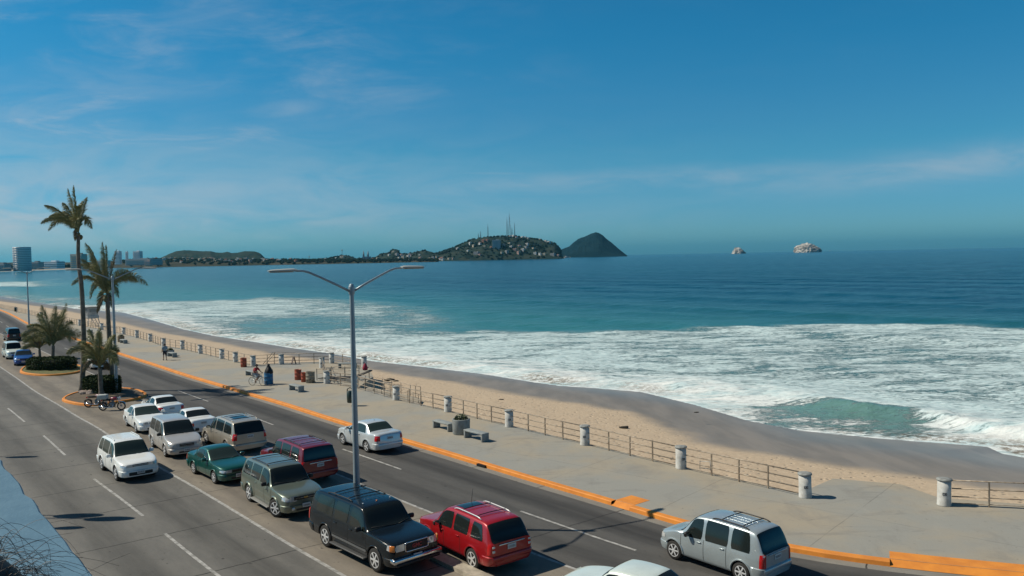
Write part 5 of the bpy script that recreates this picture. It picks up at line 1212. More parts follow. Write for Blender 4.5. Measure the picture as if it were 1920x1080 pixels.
# 11 white sedan cut by the bottom edge
sp = sedan(4.5, 1.74, 1.47, 2.6, .88, .31, .18, .95, .86, .26, -.95, -1.5, .94, .78, 1.02, seams=[-.62, .34], wins=[(-1.15, -.10, -.95, -.12), (-.02, .80, -.05, .38)], handles=[-.5, .45], mirror=mat('pinkish_mirror_shell', (.36, .31, .28), .4))
cc = G(1200, 1056, 1.45); f, r_ = by_lane((cc.x - .30, cc.y - .12), 2.6); f, r_ = r_, f; car('white_sedan', sp, 'minty white sedan cut off by the bottom edge of the photo', 'car', f, r_, 0, P_mint)
# 12-14 white cars at the head of the parking strip
sp = sedan(4.45, 1.70, 1.42, 2.58, .86, .30, .18, .93, .92, .04, -.85, -1.42, .95, .80, 1.02, seams=[-.60, .34], wins=[(-1.10, -.12, -.90, -.14), (-.04, .84, -.06, .34)], handles=[-.5, .45], tail=(.66, .90, .22), tail_w=.16, rplate=.80)
cpos = G(322, 778, .35); u = -TAN(cpos); c_ = Vector((cpos.x, cpos.y, 0)) + u * (4.45 - .86 - 1.29); f, r_ = by_lane(c_, 2.58); f, r_ = r_, f
car('white_sedan', sp, 'white sedan seen from behind beside the island tip, farthest of the parked cars', 'car', f, r_, 0, P_white)
sp2 = dict(sp); sp2.update(tail=(.62, .82, .22), tail_w=.16, top=[(k, a, z) for k, a, z in sp['top']], rg=(-1.42 + .03, -.88))
cpos = G(383, 806, .35); u = -TAN(cpos); c_ = Vector((cpos.x, cpos.y, 0)) + u * (4.45 - .86 - 1.29); f, r_ = by_lane(c_, 2.58); f, r_ = r_, f
car('white_coupe', sp2, 'white coupe seen from behind, next to the champagne minivan', 'car', f, r_, 0, P_white)
sp = sedan(4.55, 1.74, 1.43, 2.65, .92, .31, .18, .95, .90, .0, -1.0, -1.55, .96, .80, 1.02, seams=[-.62, .34], wins=[(-1.15, -.12, -.95, -.14), (-.04, .80, -.06, .30)], handles=[-.5, .45], head_l=(.66, .14, .30), glass=M_glassg, grille=(.66, .09, .5))
f, r_ = by_wheels((260, 813), (237.5, 797), 2.65); car('white_sedan', sp, 'white sedan facing the viewer, left of the silver minivan', 'car', f, r_, -1, P_white)
# far-left cars
sp = sedan(4.4, 1.74, 1.45, 2.6, .88, .31, .18, .95, .95, .06, -.95, -1.5, .98, .82, 1.02, seams=[-.62, .34], wins=[(-1.15, -.10, -.95, -.12), (-.02, .88, -.05, .38)], handles=[])
cc = G(37, 679, .3); f, r_ = by_lane((cc.x - .3, cc.y + 1.2), 2.6, turn=-8); car('blue_sedan', sp, 'vivid blue sedan facing the viewer beside the round hedge', 'car', f, r_, 0, P_blue)
sp = suv(4.4, 1.70, 1.80, 2.6, .75, .32, .2, 1.05, 1.05, .45, 1.06, .88, .25, seams=[-.7, .2], wins=[(-1.9, -1.0, -1.85, -1.0), (-.9, .0, -.9, .0), (.1, .9, .1, .6)], handles=[])
cc = G(17, 668, .3); f, r_ = by_lane((cc.x - .3, cc.y + 1.2), 2.6); car('white_van', sp, 'small white van half behind the blue sedan at the left edge', 'van', f, r_, 0, P_mint)
cc = G(10, 636, .3); f, r_ = by_lane((cc.x, cc.y + 1.5), 2.6); f, r_ = r_, f; car('black_van', sp, 'black box-shaped vehicle at the far left edge of the road', 'van', f, r_, 0, P_black)
sp = sedan(4.4, 1.72, 1.45, 2.6, .88, .31, .18, .95, .95, .06, -.95, -1.5, .98, .82, 1.02, seams=[-.62, .34], wins=[(-1.15, -.10, -.95, -.12), (-.02, .88, -.05, .38)], handles=[])
cc = G(170, 688, .2); f, r_ = by_lane((cc.x, cc.y + 1.2), 2.6); f, r_ = r_, f; car('white_sedan', sp, 'white sedan seen through the fronds behind the tallest palm trunk', 'car', f, r_, 0, P_white)

# motorcycles
def motorcycle(pf, pr, label, tank, box=False):
    f, r_ = G(*pf), G(*pr); u = (f - r_).normalized(); c_ = (f + r_) / 2; L = 1.28; o = empty('motorcycle', (c_.x, c_.y, 0), math.atan2(u.y, u.x), label, 'motorcycle', 'motorcycles parked by the planted island'); s = L / 2
    for x in (s, -s):
        b = B(); pts = [(x + .26 * math.cos(q), 0, .30 + .26 * math.sin(q)) for q in np.linspace(0, 2 * math.pi, 25)]; b.tube(pts, .045, 8, cap=False); w = b.build('wheel', M_tyre, o)
        b = B(); b.tube([(x + .225 * math.cos(q), 0, .30 + .225 * math.sin(q)) for q in np.linspace(0, 2 * math.pi, 25)], .014, 6, cap=False)
        for k in range(10): q = k * .628; b.tube([(x, 0, .30), (x + .22 * math.cos(q), 0, .30 + .22 * math.sin(q))], .006, 4)
        b.lathe([(.05, -.06), (.05, .06)], 10, (x, 0, .30), 'Y'); b.build('rim', M_chrome, w)
        b = B(); P = [[Vector((x + .33 * math.cos(q), y, .30 + .33 * math.sin(q))) for y in (-.055, .055)] for q in np.linspace(.5, 2.6, 9)]; b.grid(P); b.build('mudguard', M_chrome if x > 0 else M_trim, o)
    b = B()
    for y in (-.09, .09): b.tube([(s, y, .30), (s - .22, y, .95)], .022, 6)
    b.build('fork', M_chrome, o)
    b = B(); b.tube([(s - .26, -.33, 1.06), (s - .20, -.12, 1.02), (s - .20, .12, 1.02), (s - .26, .33, 1.06)], .016, 6); b.build('handlebar', M_trim, o)
    b = B(); b.lathe([(.08, 0), (.09, .08), (.01, .12)], 12, (s - .14, 0, .88), 'X'); b.build('headlight', M_clear, o)
    b = B(); b.lathe([(.02, -.26), (.10, -.2), (.145, .02), (.12, .2), (.02, .26)], 14, (.12, 0, .84), 'X')
    for v in b.bm.verts: v.co.z = .84 + (v.co.z - .84) * .85
    b.build('fuel_tank', tank, o)
    b = B(); b.box((-.34, 0, .79), (.62, .22, .09), bev=.04, seg=3); b.build('seat', M_black, o)
    b = B(); b.box((.02, 0, .42), (.34, .24, .34), bev=.06); b.box((.05, 0, .62), (.16, .16, .2), bev=.03); b.build('engine', mat('engine_alloy', (.20, .20, .20), .5, metal=.6), o)
    b = B(); b.tube([(s - .24, 0, .88), (-.1, 0, .72), (-.62, 0, .70)], .025, 6); b.tube([(s - .24, 0, .85), (.2, 0, .28), (-.2, 0, .25), (-s, 0, .30)], .022, 6); b.build('frame', M_trim, o)
    b = B(); b.tube([(.15, -.16, .5), (.1, -.18, .24), (-.4, -.18, .26), (-.85, -.18, .36)], .035, 8); b.build('exhaust', M_chrome, o)
    b = B(); b.box((-.72, 0, .72), (.08, .12, .08), bev=.01); b.build('tail_lamp', M_red, o)
    if box: b = B(); b.box((-.62, 0, .98), (.62, .44, .32), bev=.03); b.build('carrier_box', mat('grey_carrier_box', (.38, .40, .38), .7), o)
P_mc = paintm('maroon_tank_paint', (.20, .012, .03))
motorcycle((229, 769), (192, 770), 'maroon motorcycle with a grey carrier box parked in front of the planted island', P_mc, True)
motorcycle((200, 763), (165.5, 764), 'second motorcycle, half hidden behind the maroon one', paintm('grey_pink_tank', (.30, .14, .14)))

# ------------------------------------------------------------------ people
def person(name, joints, edges, radii, loc, rz, skin, label, cloth=()):
    o = empty_mesh = None
    def grow(nm, J, E, Rr, m, parent=None, sub=1):
        bm = bmesh.new(); ly = bm.verts.layers.skin.new(); vs = [bm.verts.new(j) for j in J]; [bm.edges.new((vs[a], vs[c])) for a, c in E]
        for i, v in enumerate(vs): v[ly].radius = (Rr[i], Rr[i]); v[ly].use_root = (i == 0)
        me = bpy.data.meshes.new(nm); bm.to_mesh(me); bm.free(); ob_ = bpy.data.objects.new(nm, me); COL.objects.link(ob_); ob_.modifiers.new('s', 'SKIN').use_smooth_shade = True; ob_.modifiers.new('u', 'SUBSURF').levels = sub
        bpy.context.view_layer.update(); m2 = bpy.data.meshes.new_from_object(ob_.evaluated_get(bpy.context.evaluated_depsgraph_get())); ob_.modifiers.clear(); ob_.data = m2; m2.name = nm; m2.materials.clear(); m2.materials.append(m)
        for q in m2.polygons: q.use_smooth = True
        if parent: ob_.parent = parent; CH_MAP.setdefault(parent.name, []).append(ob_)
        return ob_
    body = grow(name, joints, edges, radii, skin, None, 2); body.location = loc; body.rotation_euler.z = rz; tag(body, label, 'person')
    for nm, ids, infl, m in cloth:
        ix = {j: i for i, j in enumerate(ids)}; J = [joints[i] for i in ids]; E = [(ix[a], ix[c]) for a, c in edges if a in ix and c in ix]; grow(nm, J, E, [radii[i] + infl for i in ids], m, body)
    return body
M_skin = mat('skin', (.30, .17, .11), .6); M_hair = mat('dark_hair', (.010, .008, .007), .6)
def human(pose, h=1.72):
    # 0 pelvis 1 waist 2 chest 3 neck 4 head 5 crown ; 6-8 L arm(sh,el,wr) 9 hand; 10-13 R ; 14 hipL 15 knee 16 ankle 17 toe ; 18-21 R ; then thumb + fingers short chains
    J = {0: (0, 0, .95), 1: (0, 0, 1.10), 2: (0, 0, 1.32), 3: (0, 0, 1.48), 4: (.01, 0, 1.60), 5: (.01, 0, 1.70), 6: (0, .19, 1.40), 7: (-.02, .25, 1.12), 8: (.03, .27, .88), 9: (.05, .27, .79), 10: (0, -.19, 1.40), 11: (-.02, -.25, 1.12), 12: (.03, -.27, .88), 13: (.05, -.27, .79),
         14: (0, .09, .90), 15: (.02, .10, .50), 16: (0, .10, .09), 17: (.14, .11, .04), 18: (0, -.09, .90), 19: (.02, -.10, .50), 20: (0, -.10, .09), 21: (.14, -.11, .04)}
    J.update(pose); Rd = {0: .13, 1: .12, 2: .14, 3: .055, 4: .085, 5: .075, 6: .06, 7: .045, 8: .03, 9: .028, 10: .06, 11: .045, 12: .03, 13: .028, 14: .09, 15: .06, 16: .04, 17: .035, 18: .09, 19: .06, 20: .04, 21: .035}
    E = [(0, 1), (1, 2), (2, 3), (3, 4), (4, 5), (2, 6), (6, 7), (7, 8), (8, 9), (2, 10), (10, 11), (11, 12), (12, 13), (0, 14), (14, 15), (15, 16), (16, 17), (0, 18), (18, 19), (19, 20), (20, 21)]
    J = [Vector(J[i]) for i in range(22)]; Rr = [Rd[i] for i in range(22)]
    for w, e in ((9, 8), (13, 12)):       # five digits per hand
        d = (J[w] - J[e]).normalized(); sd = d.cross(Vector((1, 0, 0))).normalized() if abs(d.x) < .9 else Vector((0, 1, 0)); fw = sd.cross(d).normalized()
        for k, l in ((-1.5, .055), (-.5, .07), (.5, .075), (1.5, .06)):
            a = J[w] + fw * k * .017 + d * .02; J.append(a); Rr.append(.010); J.append(a + d * l * .6 + sd * .012 * (1 if J[w].y < 0 else -1)); Rr.append(.008); n_ = len(J); E += [(w, n_ - 2), (n_ - 2, n_ - 1)]
        a = J[e].lerp(J[w], .55) + fw * .03; J.append(a); Rr.append(.011); J.append(a + d * .045 + fw * .018); Rr.append(.009); n_ = len(J); E += [(w, n_ - 2), (n_ - 2, n_ - 1)]
    return J, E, Rr
def face_hair(body, headc, long=False):
    b = B(); bm = bmesh.new(); bmesh.ops.create_icosphere(bm, subdivisions=3, radius=.112)
    bmesh.ops.delete(bm, geom=[v for v in bm.verts if v.co.z < -.02 and v.co.x > -.03 or v.co.z < -.07], context='VERTS'); bmesh.ops.translate(bm, vec=Vector(headc) + Vector((-.018, 0, .035)), verts=bm.verts); b.merge(bm, 0, True); b.build('hair', M_hair, body)
    b = B(); c_ = Vector(headc); b.box(c_ + Vector((.10, 0, .0)), (.035, .025, .04), bev=.01); b.build('nose', M_skin, body)
    b = B()
    for s_ in (-1, 1): b.box(c_ + Vector((.088, s_ * .033, .022)), (.012, .026, .012), bev=.004)
    b.build('eyes', M_hair, body); b = B(); b.box(c_ + Vector((.088, 0, -.045)), (.012, .045, .010), bev=.003); b.build('mouth', mat('lips', (.22, .08, .07), .6), body)
M_shirt = mat('pale_blue_shirt', (.22, .30, .35), .9, var=.15); M_dkshort = mat('dark_shorts', (.03, .03, .04), .9); M_redshirt = mat('red_jersey', (.34, .015, .03), .85, var=.2); M_ltshort = mat('light_shorts', (.45, .46, .45), .9)
# walking man, heading away along the promenade
J, E, Rr = human({15: (.14, .09, .52), 16: (.20, .09, .10), 17: (.34, .10, .06), 19: (-.04, -.09, .50), 20: (-.24, -.09, .16), 21: (-.14, -.10, .06), 8: (.10, .27, .92), 9: (.16, .27, .85), 12: (-.12, -.27, .90), 13: (-.14, -.27, .81)})
Rr[1] = .15; Rr[0] = .145; Rr[2] = .16
loc = G(309.5, 675.5, PZ); tg = TAN(loc) * -1
pb = person('person', J, E, Rr, loc, math.atan2(tg.y, tg.x), M_skin, 'man in a loose pale blue shirt and dark shorts walking away along the promenade', (('shirt', (0, 1, 2, 6, 7, 10, 11), .045, M_shirt), ('shorts', (0, 14, 15, 18, 19), .03, M_dkshort)))
face_hair(pb, J[4]); b = B()
for s_, (fx, fz) in ((1, (.24, .03)), (-1, (-.20, .05))): b.box((fx, s_ * .10, fz), (.27, .10, .08), bev=.03)
b.build('shoes', M_black, pb)
# bicycle and rider
loc = G(483, 723, PZ); rzb = R(-20)
o = empty('bicycle', loc, rzb, 'white bicycle ridden by the person in red on the promenade', 'bicycle')
for x in (.52, -.52):
    b = B(); b.tube([(x + .33 * math.cos(q), 0, .34 + .33 * math.sin(q)) for q in np.linspace(0, 2 * math.pi, 29)], .018, 6, cap=False); w = b.build('wheel', M_tyre, o)
    b = B(); [b.tube([(x, 0, .34), (x + .32 * math.cos(k * .52), 0, .34 + .32 * math.sin(k * .52))], .004, 4) for k in range(12)]; b.build('spokes', M_chrome, w)
b = B()
for a_, c_ in (((-.52, 0, .34), (-.16, 0, .30)), ((-.16, 0, .30), (.36, 0, .82)), ((-.16, 0, .30), (-.28, 0, .86)), ((-.52, 0, .34), (-.26, 0, .78)), ((-.26, 0, .78), (.36, 0, .84)), ((.36, 0, .92), (.52, 0, .34))): b.tube([a_, c_], .022, 6)
b.build('frame', mat('white_bike_paint', (.6, .62, .6), .4), o)
b = B(); b.tube([(.30, -.27, 1.0), (.38, -.1, .98), (.38, .1, .98), (.30, .27, 1.0)], .014, 6); b.build('handlebar', M_trim, o)
b = B(); b.box((-.30, 0, .90), (.24, .13, .05), bev=.02); b.build('saddle', M_black, o); b = B(); b.tube([(-.16, -.12, .22), (-.16, -.07, .22), (-.16, -.07, .38), (-.16, .07, .22), (-.16, .12, .38)], .015, 5); b.build('pedals', M_trim, o)
J, E, Rr = human({0: (-.28, 0, 1.0), 1: (-.24, 0, 1.14), 2: (-.12, 0, 1.36), 3: (-.06, 0, 1.52), 4: (-.02, 0, 1.63), 5: (-.02, 0, 1.73), 6: (-.10, .18, 1.42), 7: (.06, .26, 1.20), 8: (.25, .26, 1.05), 9: (.31, .26, 1.03), 10: (-.10, -.18, 1.42), 11: (.06, -.26, 1.20), 12: (.25, -.26, 1.05), 13: (.31, -.26, 1.03),
                  14: (-.25, .09, .95), 15: (.14, .12, .88), 16: (-.10, .12, .46), 17: (.03, .12, .40), 18: (-.25, -.09, .95), 19: (.10, -.12, .66), 20: (-.18, -.12, .30), 21: (-.05, -.12, .24)})
pb = person('person', J, E, Rr, loc, rzb, M_skin, 'cyclist in a red jersey and light shorts riding beside the blue drum', (('shirt', (0, 1, 2, 6, 7, 10, 11), .03, M_redshirt), ('shorts', (0, 14, 15, 18, 19), .028, M_ltshort)))
face_hair(pb, J[4])
# small A-board on the look-out
b = B()
for s_ in (-1, 1): b.box((s_ * .12, 0, .35), (.02, .42, .75), rot=Matrix.Rotation(s_ * R(-14), 3, 'Y'))
ab = b.build('folding_board', mat('grey_brown_board', (.10, .075, .07), .8)); ab.location = G(551, 683, PZ); ab.rotation_euler.z = R(30); tag(ab, 'small dark folding board standing on the look-out by the railing', 'board')
#@@PART4
# ------------------------------------------------------------------ far shore
M_hill = mat('scrub_hillside', (.014, .032, .028), .95, spec=.03, col2=(.042, .052, .040), vscale=.02, bump=4, bscale=.05, detail=9)
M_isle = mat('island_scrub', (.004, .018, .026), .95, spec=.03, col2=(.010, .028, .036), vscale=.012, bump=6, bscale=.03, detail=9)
M_land = mat('far_shore_land', (.035, .040, .028), .95, spec=.03, col2=(.075, .068, .050), vscale=.01, detail=8)
M_fsand = mat('far_beach_sand', (.34, .29, .22), .9, var=.15, vscale=.01)
HILLS = {}
def hill(name, sil, depth, T, mt, zb=-3.2, nx=160, rough=.5, key=None, ny=22, power=1.0):
    px = np.array([p[0] for p in sil], float); py = np.array([p[1] for p in sil], float)
    xs = np.linspace(px[0], px[-1], nx); ys = np.interp(xs, px, py); V = []
    fr = np.concatenate([np.linspace(0, 1, ny), [1.35, 1.8, 2.4]])
    C = [G(x, y, depth=depth) for x, y in zip(xs, ys)]
    for f in fr:
        for i, c_ in enumerate(C):
            hh = max(c_.z - zb, 0); k = math.sin(min(f, 1) * math.pi / 2) ** power if f <= 1 else max(0, 1 - (f - 1) * .7)
            y = depth - T * (1 - f); n_ = mnoise.fractal(Vector((c_.x * .012, y * .012, 3)), .8, 2, 5) * hh * .16 * math.sin(min(f, 1) * math.pi) * rough * 2
            V.append((c_.x * y / depth, y, zb + hh * k + n_ + (mnoise.noise(Vector((c_.x * .09, y * .05, 1))) * hh * .025 if abs(f - 1) < .01 else 0)))
    o = npmesh(name, V, gridfaces(len(fr), nx), mt); fixn(o); o['kind'] = 'structure'
    if key: HILLS[key] = (xs, C, depth, T, zb, power)
    return o
def on_hill(key, px, f):
    xs, C, depth, T, zb, pw = HILLS[key]; x = np.interp(px, xs, [c.x for c in C]); z_ = np.interp(px, xs, [c.z for c in C]); y = depth - T * (1 - f)
    return Vector((x * y / depth, y, zb + (z_ - zb) * math.sin(f * math.pi / 2) ** pw))
hill('tower_hill', [(800, 487), (815, 476), (830, 471.5), (845, 467), (858, 461), (872, 455), (885, 449.5), (899, 447.5), (917, 445), (930, 444), (943, 443), (966, 443), (978, 445), (990, 447), (1012, 449.5), (1030, 453.5), (1040, 457), (1046, 462), (1051, 469), (1054, 478), (1058, 486)], 3850, 420, M_hill, key='tower', power=.9)
hill('island_hill', [(1040, 480), (1052, 468), (1067.5, 462), (1075, 455), (1083, 449), (1097, 443.5), (1107, 439), (1117, 436), (1123, 437), (1130, 441), (1137, 448), (1148, 456), (1157, 464), (1168, 473), (1176, 479)], 6200, 900, M_isle, rough=.25, key='isle')
hill('long_hill', [(270, 492), (300, 484), (318, 476), (330, 471.5), (345, 469.5), (365, 471), (380, 471), (395, 471), (405, 474), (417, 474), (426, 472), (434, 474.5), (446, 474), (460, 471), (478, 471.5), (488, 475), (496, 483), (505, 489), (520, 492)], 4200, 600, M_hill, key='long')
hill('low_ridge', [(560, 492), (600, 486), (628, 482), (643, 478), (655, 480), (670, 485), (700, 484), (712, 477), (728, 474), (736, 468), (742, 467), (748, 469), (750, 475), (765, 476), (785, 471), (797, 469), (812, 473), (825, 478), (838, 476), (850, 470), (870, 470), (890, 480), (910, 486)], 3650, 300, M_hill, key='low')
hill('flat_town_ground', [(-260, 498), (-40, 494), (60, 491), (130, 492), (200, 490), (250, 487), (300, 486), (360, 486), (420, 487), (500, 487), (560, 487), (620, 487), (700, 487), (800, 486), (820, 487)], 3400, 700, M_land, key='flat', rough=.15, power=.5)
# the strip of shore with its pale beach
shore = [(-500, 532), (-160, 517), (0, 509.5), (60, 507.5), (120, 505.5), (200, 502.5), (260, 501), (330, 498.5), (420, 496.5), (470, 495.5), (520, 494), (560, 493.5), (640, 492.6), (720, 491.3), (780, 489.8), (830, 488.3), (880, 487.3), (960, 486.0), (1010, 485.2), (1056, 484.0), (1074, 482.4), (1092, 480.6)]
SHP = [G(x, y, SEA) for x, y in shore]
def coast():
    xs = np.linspace(shore[0][0], shore[-1][0], 400); P = np.stack([np.interp(xs, [s_[0] for s_ in shore], [p.x for p in SHP]), np.interp(xs, [s_[0] for s_ in shore], [p.y for p in SHP])], 1)
    V = []
    for (dy, z_) in ((-20, -3.4), (0, -2.55), (30, -.6), (60, .8), (140, 2.0), (700, 3.0)):
        for i, p in enumerate(P): d = dy * p[1] / 2500; V.append((p[0] * (1 + d / p[1]), p[1] + d, z_ + (.4 * math.sin(i * .7) if dy > 60 else 0)))
    o = npmesh('far_shore', V, gridfaces(6, len(xs)), [M_fsand, M_land]); fixn(o); o['kind'] = 'structure'
    mi = np.zeros(5 * (len(xs) - 1), np.int32); mi[3 * (len(xs) - 1):] = 1; o.data.polygons.foreach_set('material_index', mi)
coast()

M_hw = [mat('whitewashed_wall', (.62, .61, .58), .8), mat('cream_wall', (.50, .44, .34), .8), mat('terracotta_wall', (.36, .19, .13), .8), mat('weathered_grey_wall', (.30, .30, .30), .85), mat('pinkish_wall', (.46, .30, .25), .8)]
M_roof = mat('clay_tile_roof', (.26, .10, .06), .85); M_froof = mat('flat_concrete_roof', (.34, .33, .31), .9); M_dwin = mat('dark_window', (.03, .04, .05), .2)
def house(w, d, h, wall, roof, fl=1):
    """box house: wall with real window recesses, roof as parapet or hipped tiles; one mesh, it shows at three pixels"""
    b = B(); b.box((0, 0, h / 2 - 2), (w, d, h + 4))
    if roof == 'hip':
        e = .6; zt_ = h + w * .16; V = [(-w / 2 - e, -d / 2 - e, h + .003), (w / 2 + e, -d / 2 - e, h + .003), (w / 2 + e, d / 2 + e, h + .003), (-w / 2 - e, d / 2 + e, h + .003)]; r1, r2 = (-w * .2, 0, zt_), (w * .2, 0, zt_)
        for q in ((V[0], V[1], r2, r1), (V[2], V[3], r1, r2), (V[1], V[2], r2), (V[3], V[0], r1), V): b.poly(q, 1)
    else:
        for (cx, cy, sx_, sy_) in ((0, -d / 2 + .1, w + .2, .3), (0, d / 2 - .1, w + .2, .3), (-w / 2 + .1, 0, .3, d - .5), (w / 2 - .1, 0, .3, d - .5)): b.box((cx, cy, h + .3), (sx_, sy_, .7), mi=0)
        b.box((w * .22, 0, h + .9), (w * .25, d * .3, 1.8), mi=0)
    n = max(2, int(w / 3))
    for f in range(fl):
        for k in range(n):
            x = -w / 2 + w * (k + .5) / n; z_ = h * (f + .55) / fl; b.box((x, -d / 2 - .02, z_), (w / n * .5, .12, h / fl * .42), mi=2); b.box((x, -d / 2 - .22, z_ - h / fl * .24), (w / n * .62, .4, .12), mi=0)
        b.box((-w / 2 - .02, 0, h * (f + .55) / fl), (.12, d * .3, h / fl * .42), mi=2)
    o = b.build('house', [wall, M_roof if roof == 'hip' else M_froof, M_dwin]); return o
PRO = {}; HL = []
KIND = {'white': (11, 9, 6.5, 0, 'flat', 2), 'cream': (13, 9, 6, 1, 'flat', 2), 'tiled': (12, 9, 5, 0, 'hip', 1), 'clay': (11, 9, 7, 2, 'hip', 2), 'grey': (16, 10, 8, 3, 'flat', 3), 'pink': (12, 10, 8, 4, 'flat', 3)}
DESC = {'white': 'whitewashed flat-roofed house', 'cream': 'cream flat-roofed house', 'tiled': 'white house with tile roof', 'clay': 'terracotta house with tile roof', 'grey': 'small weathered grey block', 'pink': 'pinkish three-storey house'}
def put_house(kind, loc, rz, s, where):
    w, d, h, wm, rf, fl = KIND[kind]
    if kind not in PRO: o = house(w, d, h, M_hw[wm], rf, fl); PRO[kind] = o; first_ = True
    else: o = PRO[kind].copy(); COL.objects.link(o)
    o.location = loc; o.rotation_euler = (0, 0, rz); o.scale = (s, s, s)
    HL.append((o, DESC[kind] + ' ' + where))
    tag(o, DESC[kind] + ' ' + where, 'house', DESC[kind].replace('small ', '').replace('house', 'houses').replace('block', 'blocks') + ' ' + where)
rs = random.Random(42)
wt = ['white'] * 5 + ['cream'] * 3 + ['tiled'] * 3 + ['clay'] + ['grey'] * 2 + ['pink'] * 2
W_T = 'on the slope of the tower hill'; W_L = 'below the long dark hill'; W_M = 'near the church spires'; W_F = 'behind the beach at the far left'
# clusters seen on the tower hill (px, share of the slope)
for (px_, f, k, s) in [(858, .50, 'white', 1.3), (882, .55, 'white', 1.5), (888, .42, 'cream', 1.2), (900, .50, 'tiled', 1.3), (906, .56, 'clay', 1.5), (913, .58, 'clay', 1.3), (908, .35, 'cream', 1.2), (957, .75, 'white', 1.3), (963, .80, 'white', 1.5), (968, .72, 'tiled', 1.2), (980, .80, 'white', 1.4), (985, .86, 'white', 1.2), (991, .76, 'grey', 1.2),
                       (1013, .85, 'white', 1.1), (1023, .74, 'white', 1.4), (1029, .68, 'white', 1.5), (1034, .75, 'cream', 1.1), (955, .40, 'cream', 1.3), (958, .30, 'white', 1.3), (973, .33, 'tiled', 1.4), (980, .22, 'white', 1.5), (988, .42, 'white', 1.4), (986, .30, 'grey', 1.3), (1000, .28, 'cream', 1.3), (965, .20, 'pink', 1.5), (972, .14, 'pink', 1.3), (950, .16, 'grey', 1.3), (940, .14, 'cream', 1.2), (1003, .14, 'white', 1.3), (1012, .12, 'white', 1.2), (1020, .12, 'cream', 1.2), (1036, .10, 'grey', 1.5), (1046, .10, 'pink', 1.2),
                       (859, .20, 'white', 1.5), (864, .10, 'tiled', 1.4), (870, .08, 'clay', 1.2), (893, .14, 'grey', 1.7), (899, .10, 'pink', 1.2), (846, .3, 'cream', 1.1), (877, .28, 'white', 1.0), (920, .3, 'clay', 1.1)]:
    put_house(k, on_hill('tower', px_, f) + Vector((0, 0, -.5)), rs.uniform(-1.2, -.4), s * .84, W_T)
for i in range(46):
    px_ = rs.uniform(565, 850); put_house(rs.choice(wt), on_hill('low', px_, rs.uniform(.05, .55)), rs.uniform(-1.2, -.3), rs.uniform(.7, 1.15), W_M)
for i in range(52):
    px_ = rs.uniform(262, 560); put_house(rs.choice(wt + ['white', 'clay']), on_hill('flat', px_, rs.uniform(.15, .8)), rs.uniform(-1.2, -.3), rs.uniform(.7, 1.1), W_L)
for i in range(16):
    px_ = rs.uniform(310, 490); put_house(rs.choice(wt), on_hill('long', px_, rs.uniform(.05, .35)), rs.uniform(-1.2, -.3), rs.uniform(.8, 1.1), W_L)
for i in range(20):
    px_ = rs.uniform(-30, 255); p = G(px_, 504.5 - px_ * .022, depth=2250 + px_ * 3 + rs.uniform(0, 250)); p.z = 2; put_house(rs.choice(wt), p, rs.uniform(-1.2, -.3), rs.uniform(.7, 1.1), W_F)
ORD2 = ORD + ['twenty-first', 'twenty-second', 'twenty-third', 'twenty-fourth', 'twenty-fifth']
for L_ in set(l for _, l in HL):
    g2 = sorted([o for o, l in HL if l == L_], key=lambda o: o.location.x / o.location.y)
    for k, o in enumerate(g2):
        if len(g2) > 1 and k < len(ORD2): o['label'] = L_ + ', ' + ORD2[k] + ' from the left'
# trees of the far town, a mass nobody could count
def tree_mass(name, spots, m, label):
    b = bmesh.new(); ico = bmesh.new(); bmesh.ops.create_icosphere(ico, subdivisions=1, radius=1); vs = [v.co.copy() for v in ico.verts]; fs = [[v.index for v in f.verts] for f in ico.faces]; ico.free()
    r3 = random.Random(9)
    for p, r_ in spots:
        q = Vector((r3.uniform(0, 50), 0, 0)); nv = [b.verts.new(p + Vector((v.x * r_, v.y * r_, v.z * r_ * .8)) * (1 + .45 * mnoise.noise(v * 2 + q))) for v in vs]
        for f in fs: b.faces.new([nv[i] for i in f])
    me = bpy.data.meshes.new(name); b.to_mesh(me); b.free(); me.materials.append(m); o = bpy.data.objects.new(name, me); COL.objects.link(o); tag(o, label, 'trees', kind='stuff')
M_ft = mat('far_tree_leaf', (.005, .014, .010), .9, spec=.03, col2=(.016, .026, .016), vscale=.05)
sp_ = []
for i in range(900):
    px_ = rs.uniform(230, 840); f = rs.uniform(.02, .7); p = on_hill('flat', px_, f); sp_.append((p + Vector((0, 0, 2.5)), rs.uniform(3, 6.5)))
tree_mass('distant_trees', sp_, M_ft, 'dark tree cover between the houses of the distant town')
sp_ = []
for i in range(700):
    px_ = rs.uniform(805, 1052); p = on_hill('tower', px_, rs.random() ** .8); sp_.append((p + Vector((0, 0, 2)), rs.uniform(3, 7)))
for i in range(250):
    px_ = rs.uniform(600, 880); p = on_hill('low', px_, rs.uniform(.1, 1)); sp_.append((p + Vector((0, 0, 1)), rs.uniform(2.5, 6)))
tree_mass('hillside_trees', sp_, M_ft, 'dark scrub and trees covering the slopes of the tower hill')
sp_ = []
for i in range(420):
    px_ = rs.uniform(-60, 270); d_ = 2150 + px_ * 3.2 + rs.uniform(0, 400); p = G(px_, 500, depth=d_); p.z = rs.uniform(3, 9); sp_.append((p, rs.uniform(4, 9)))
tree_mass('shore_trees', sp_, M_ft, 'dark trees in a low band behind the far left beach')

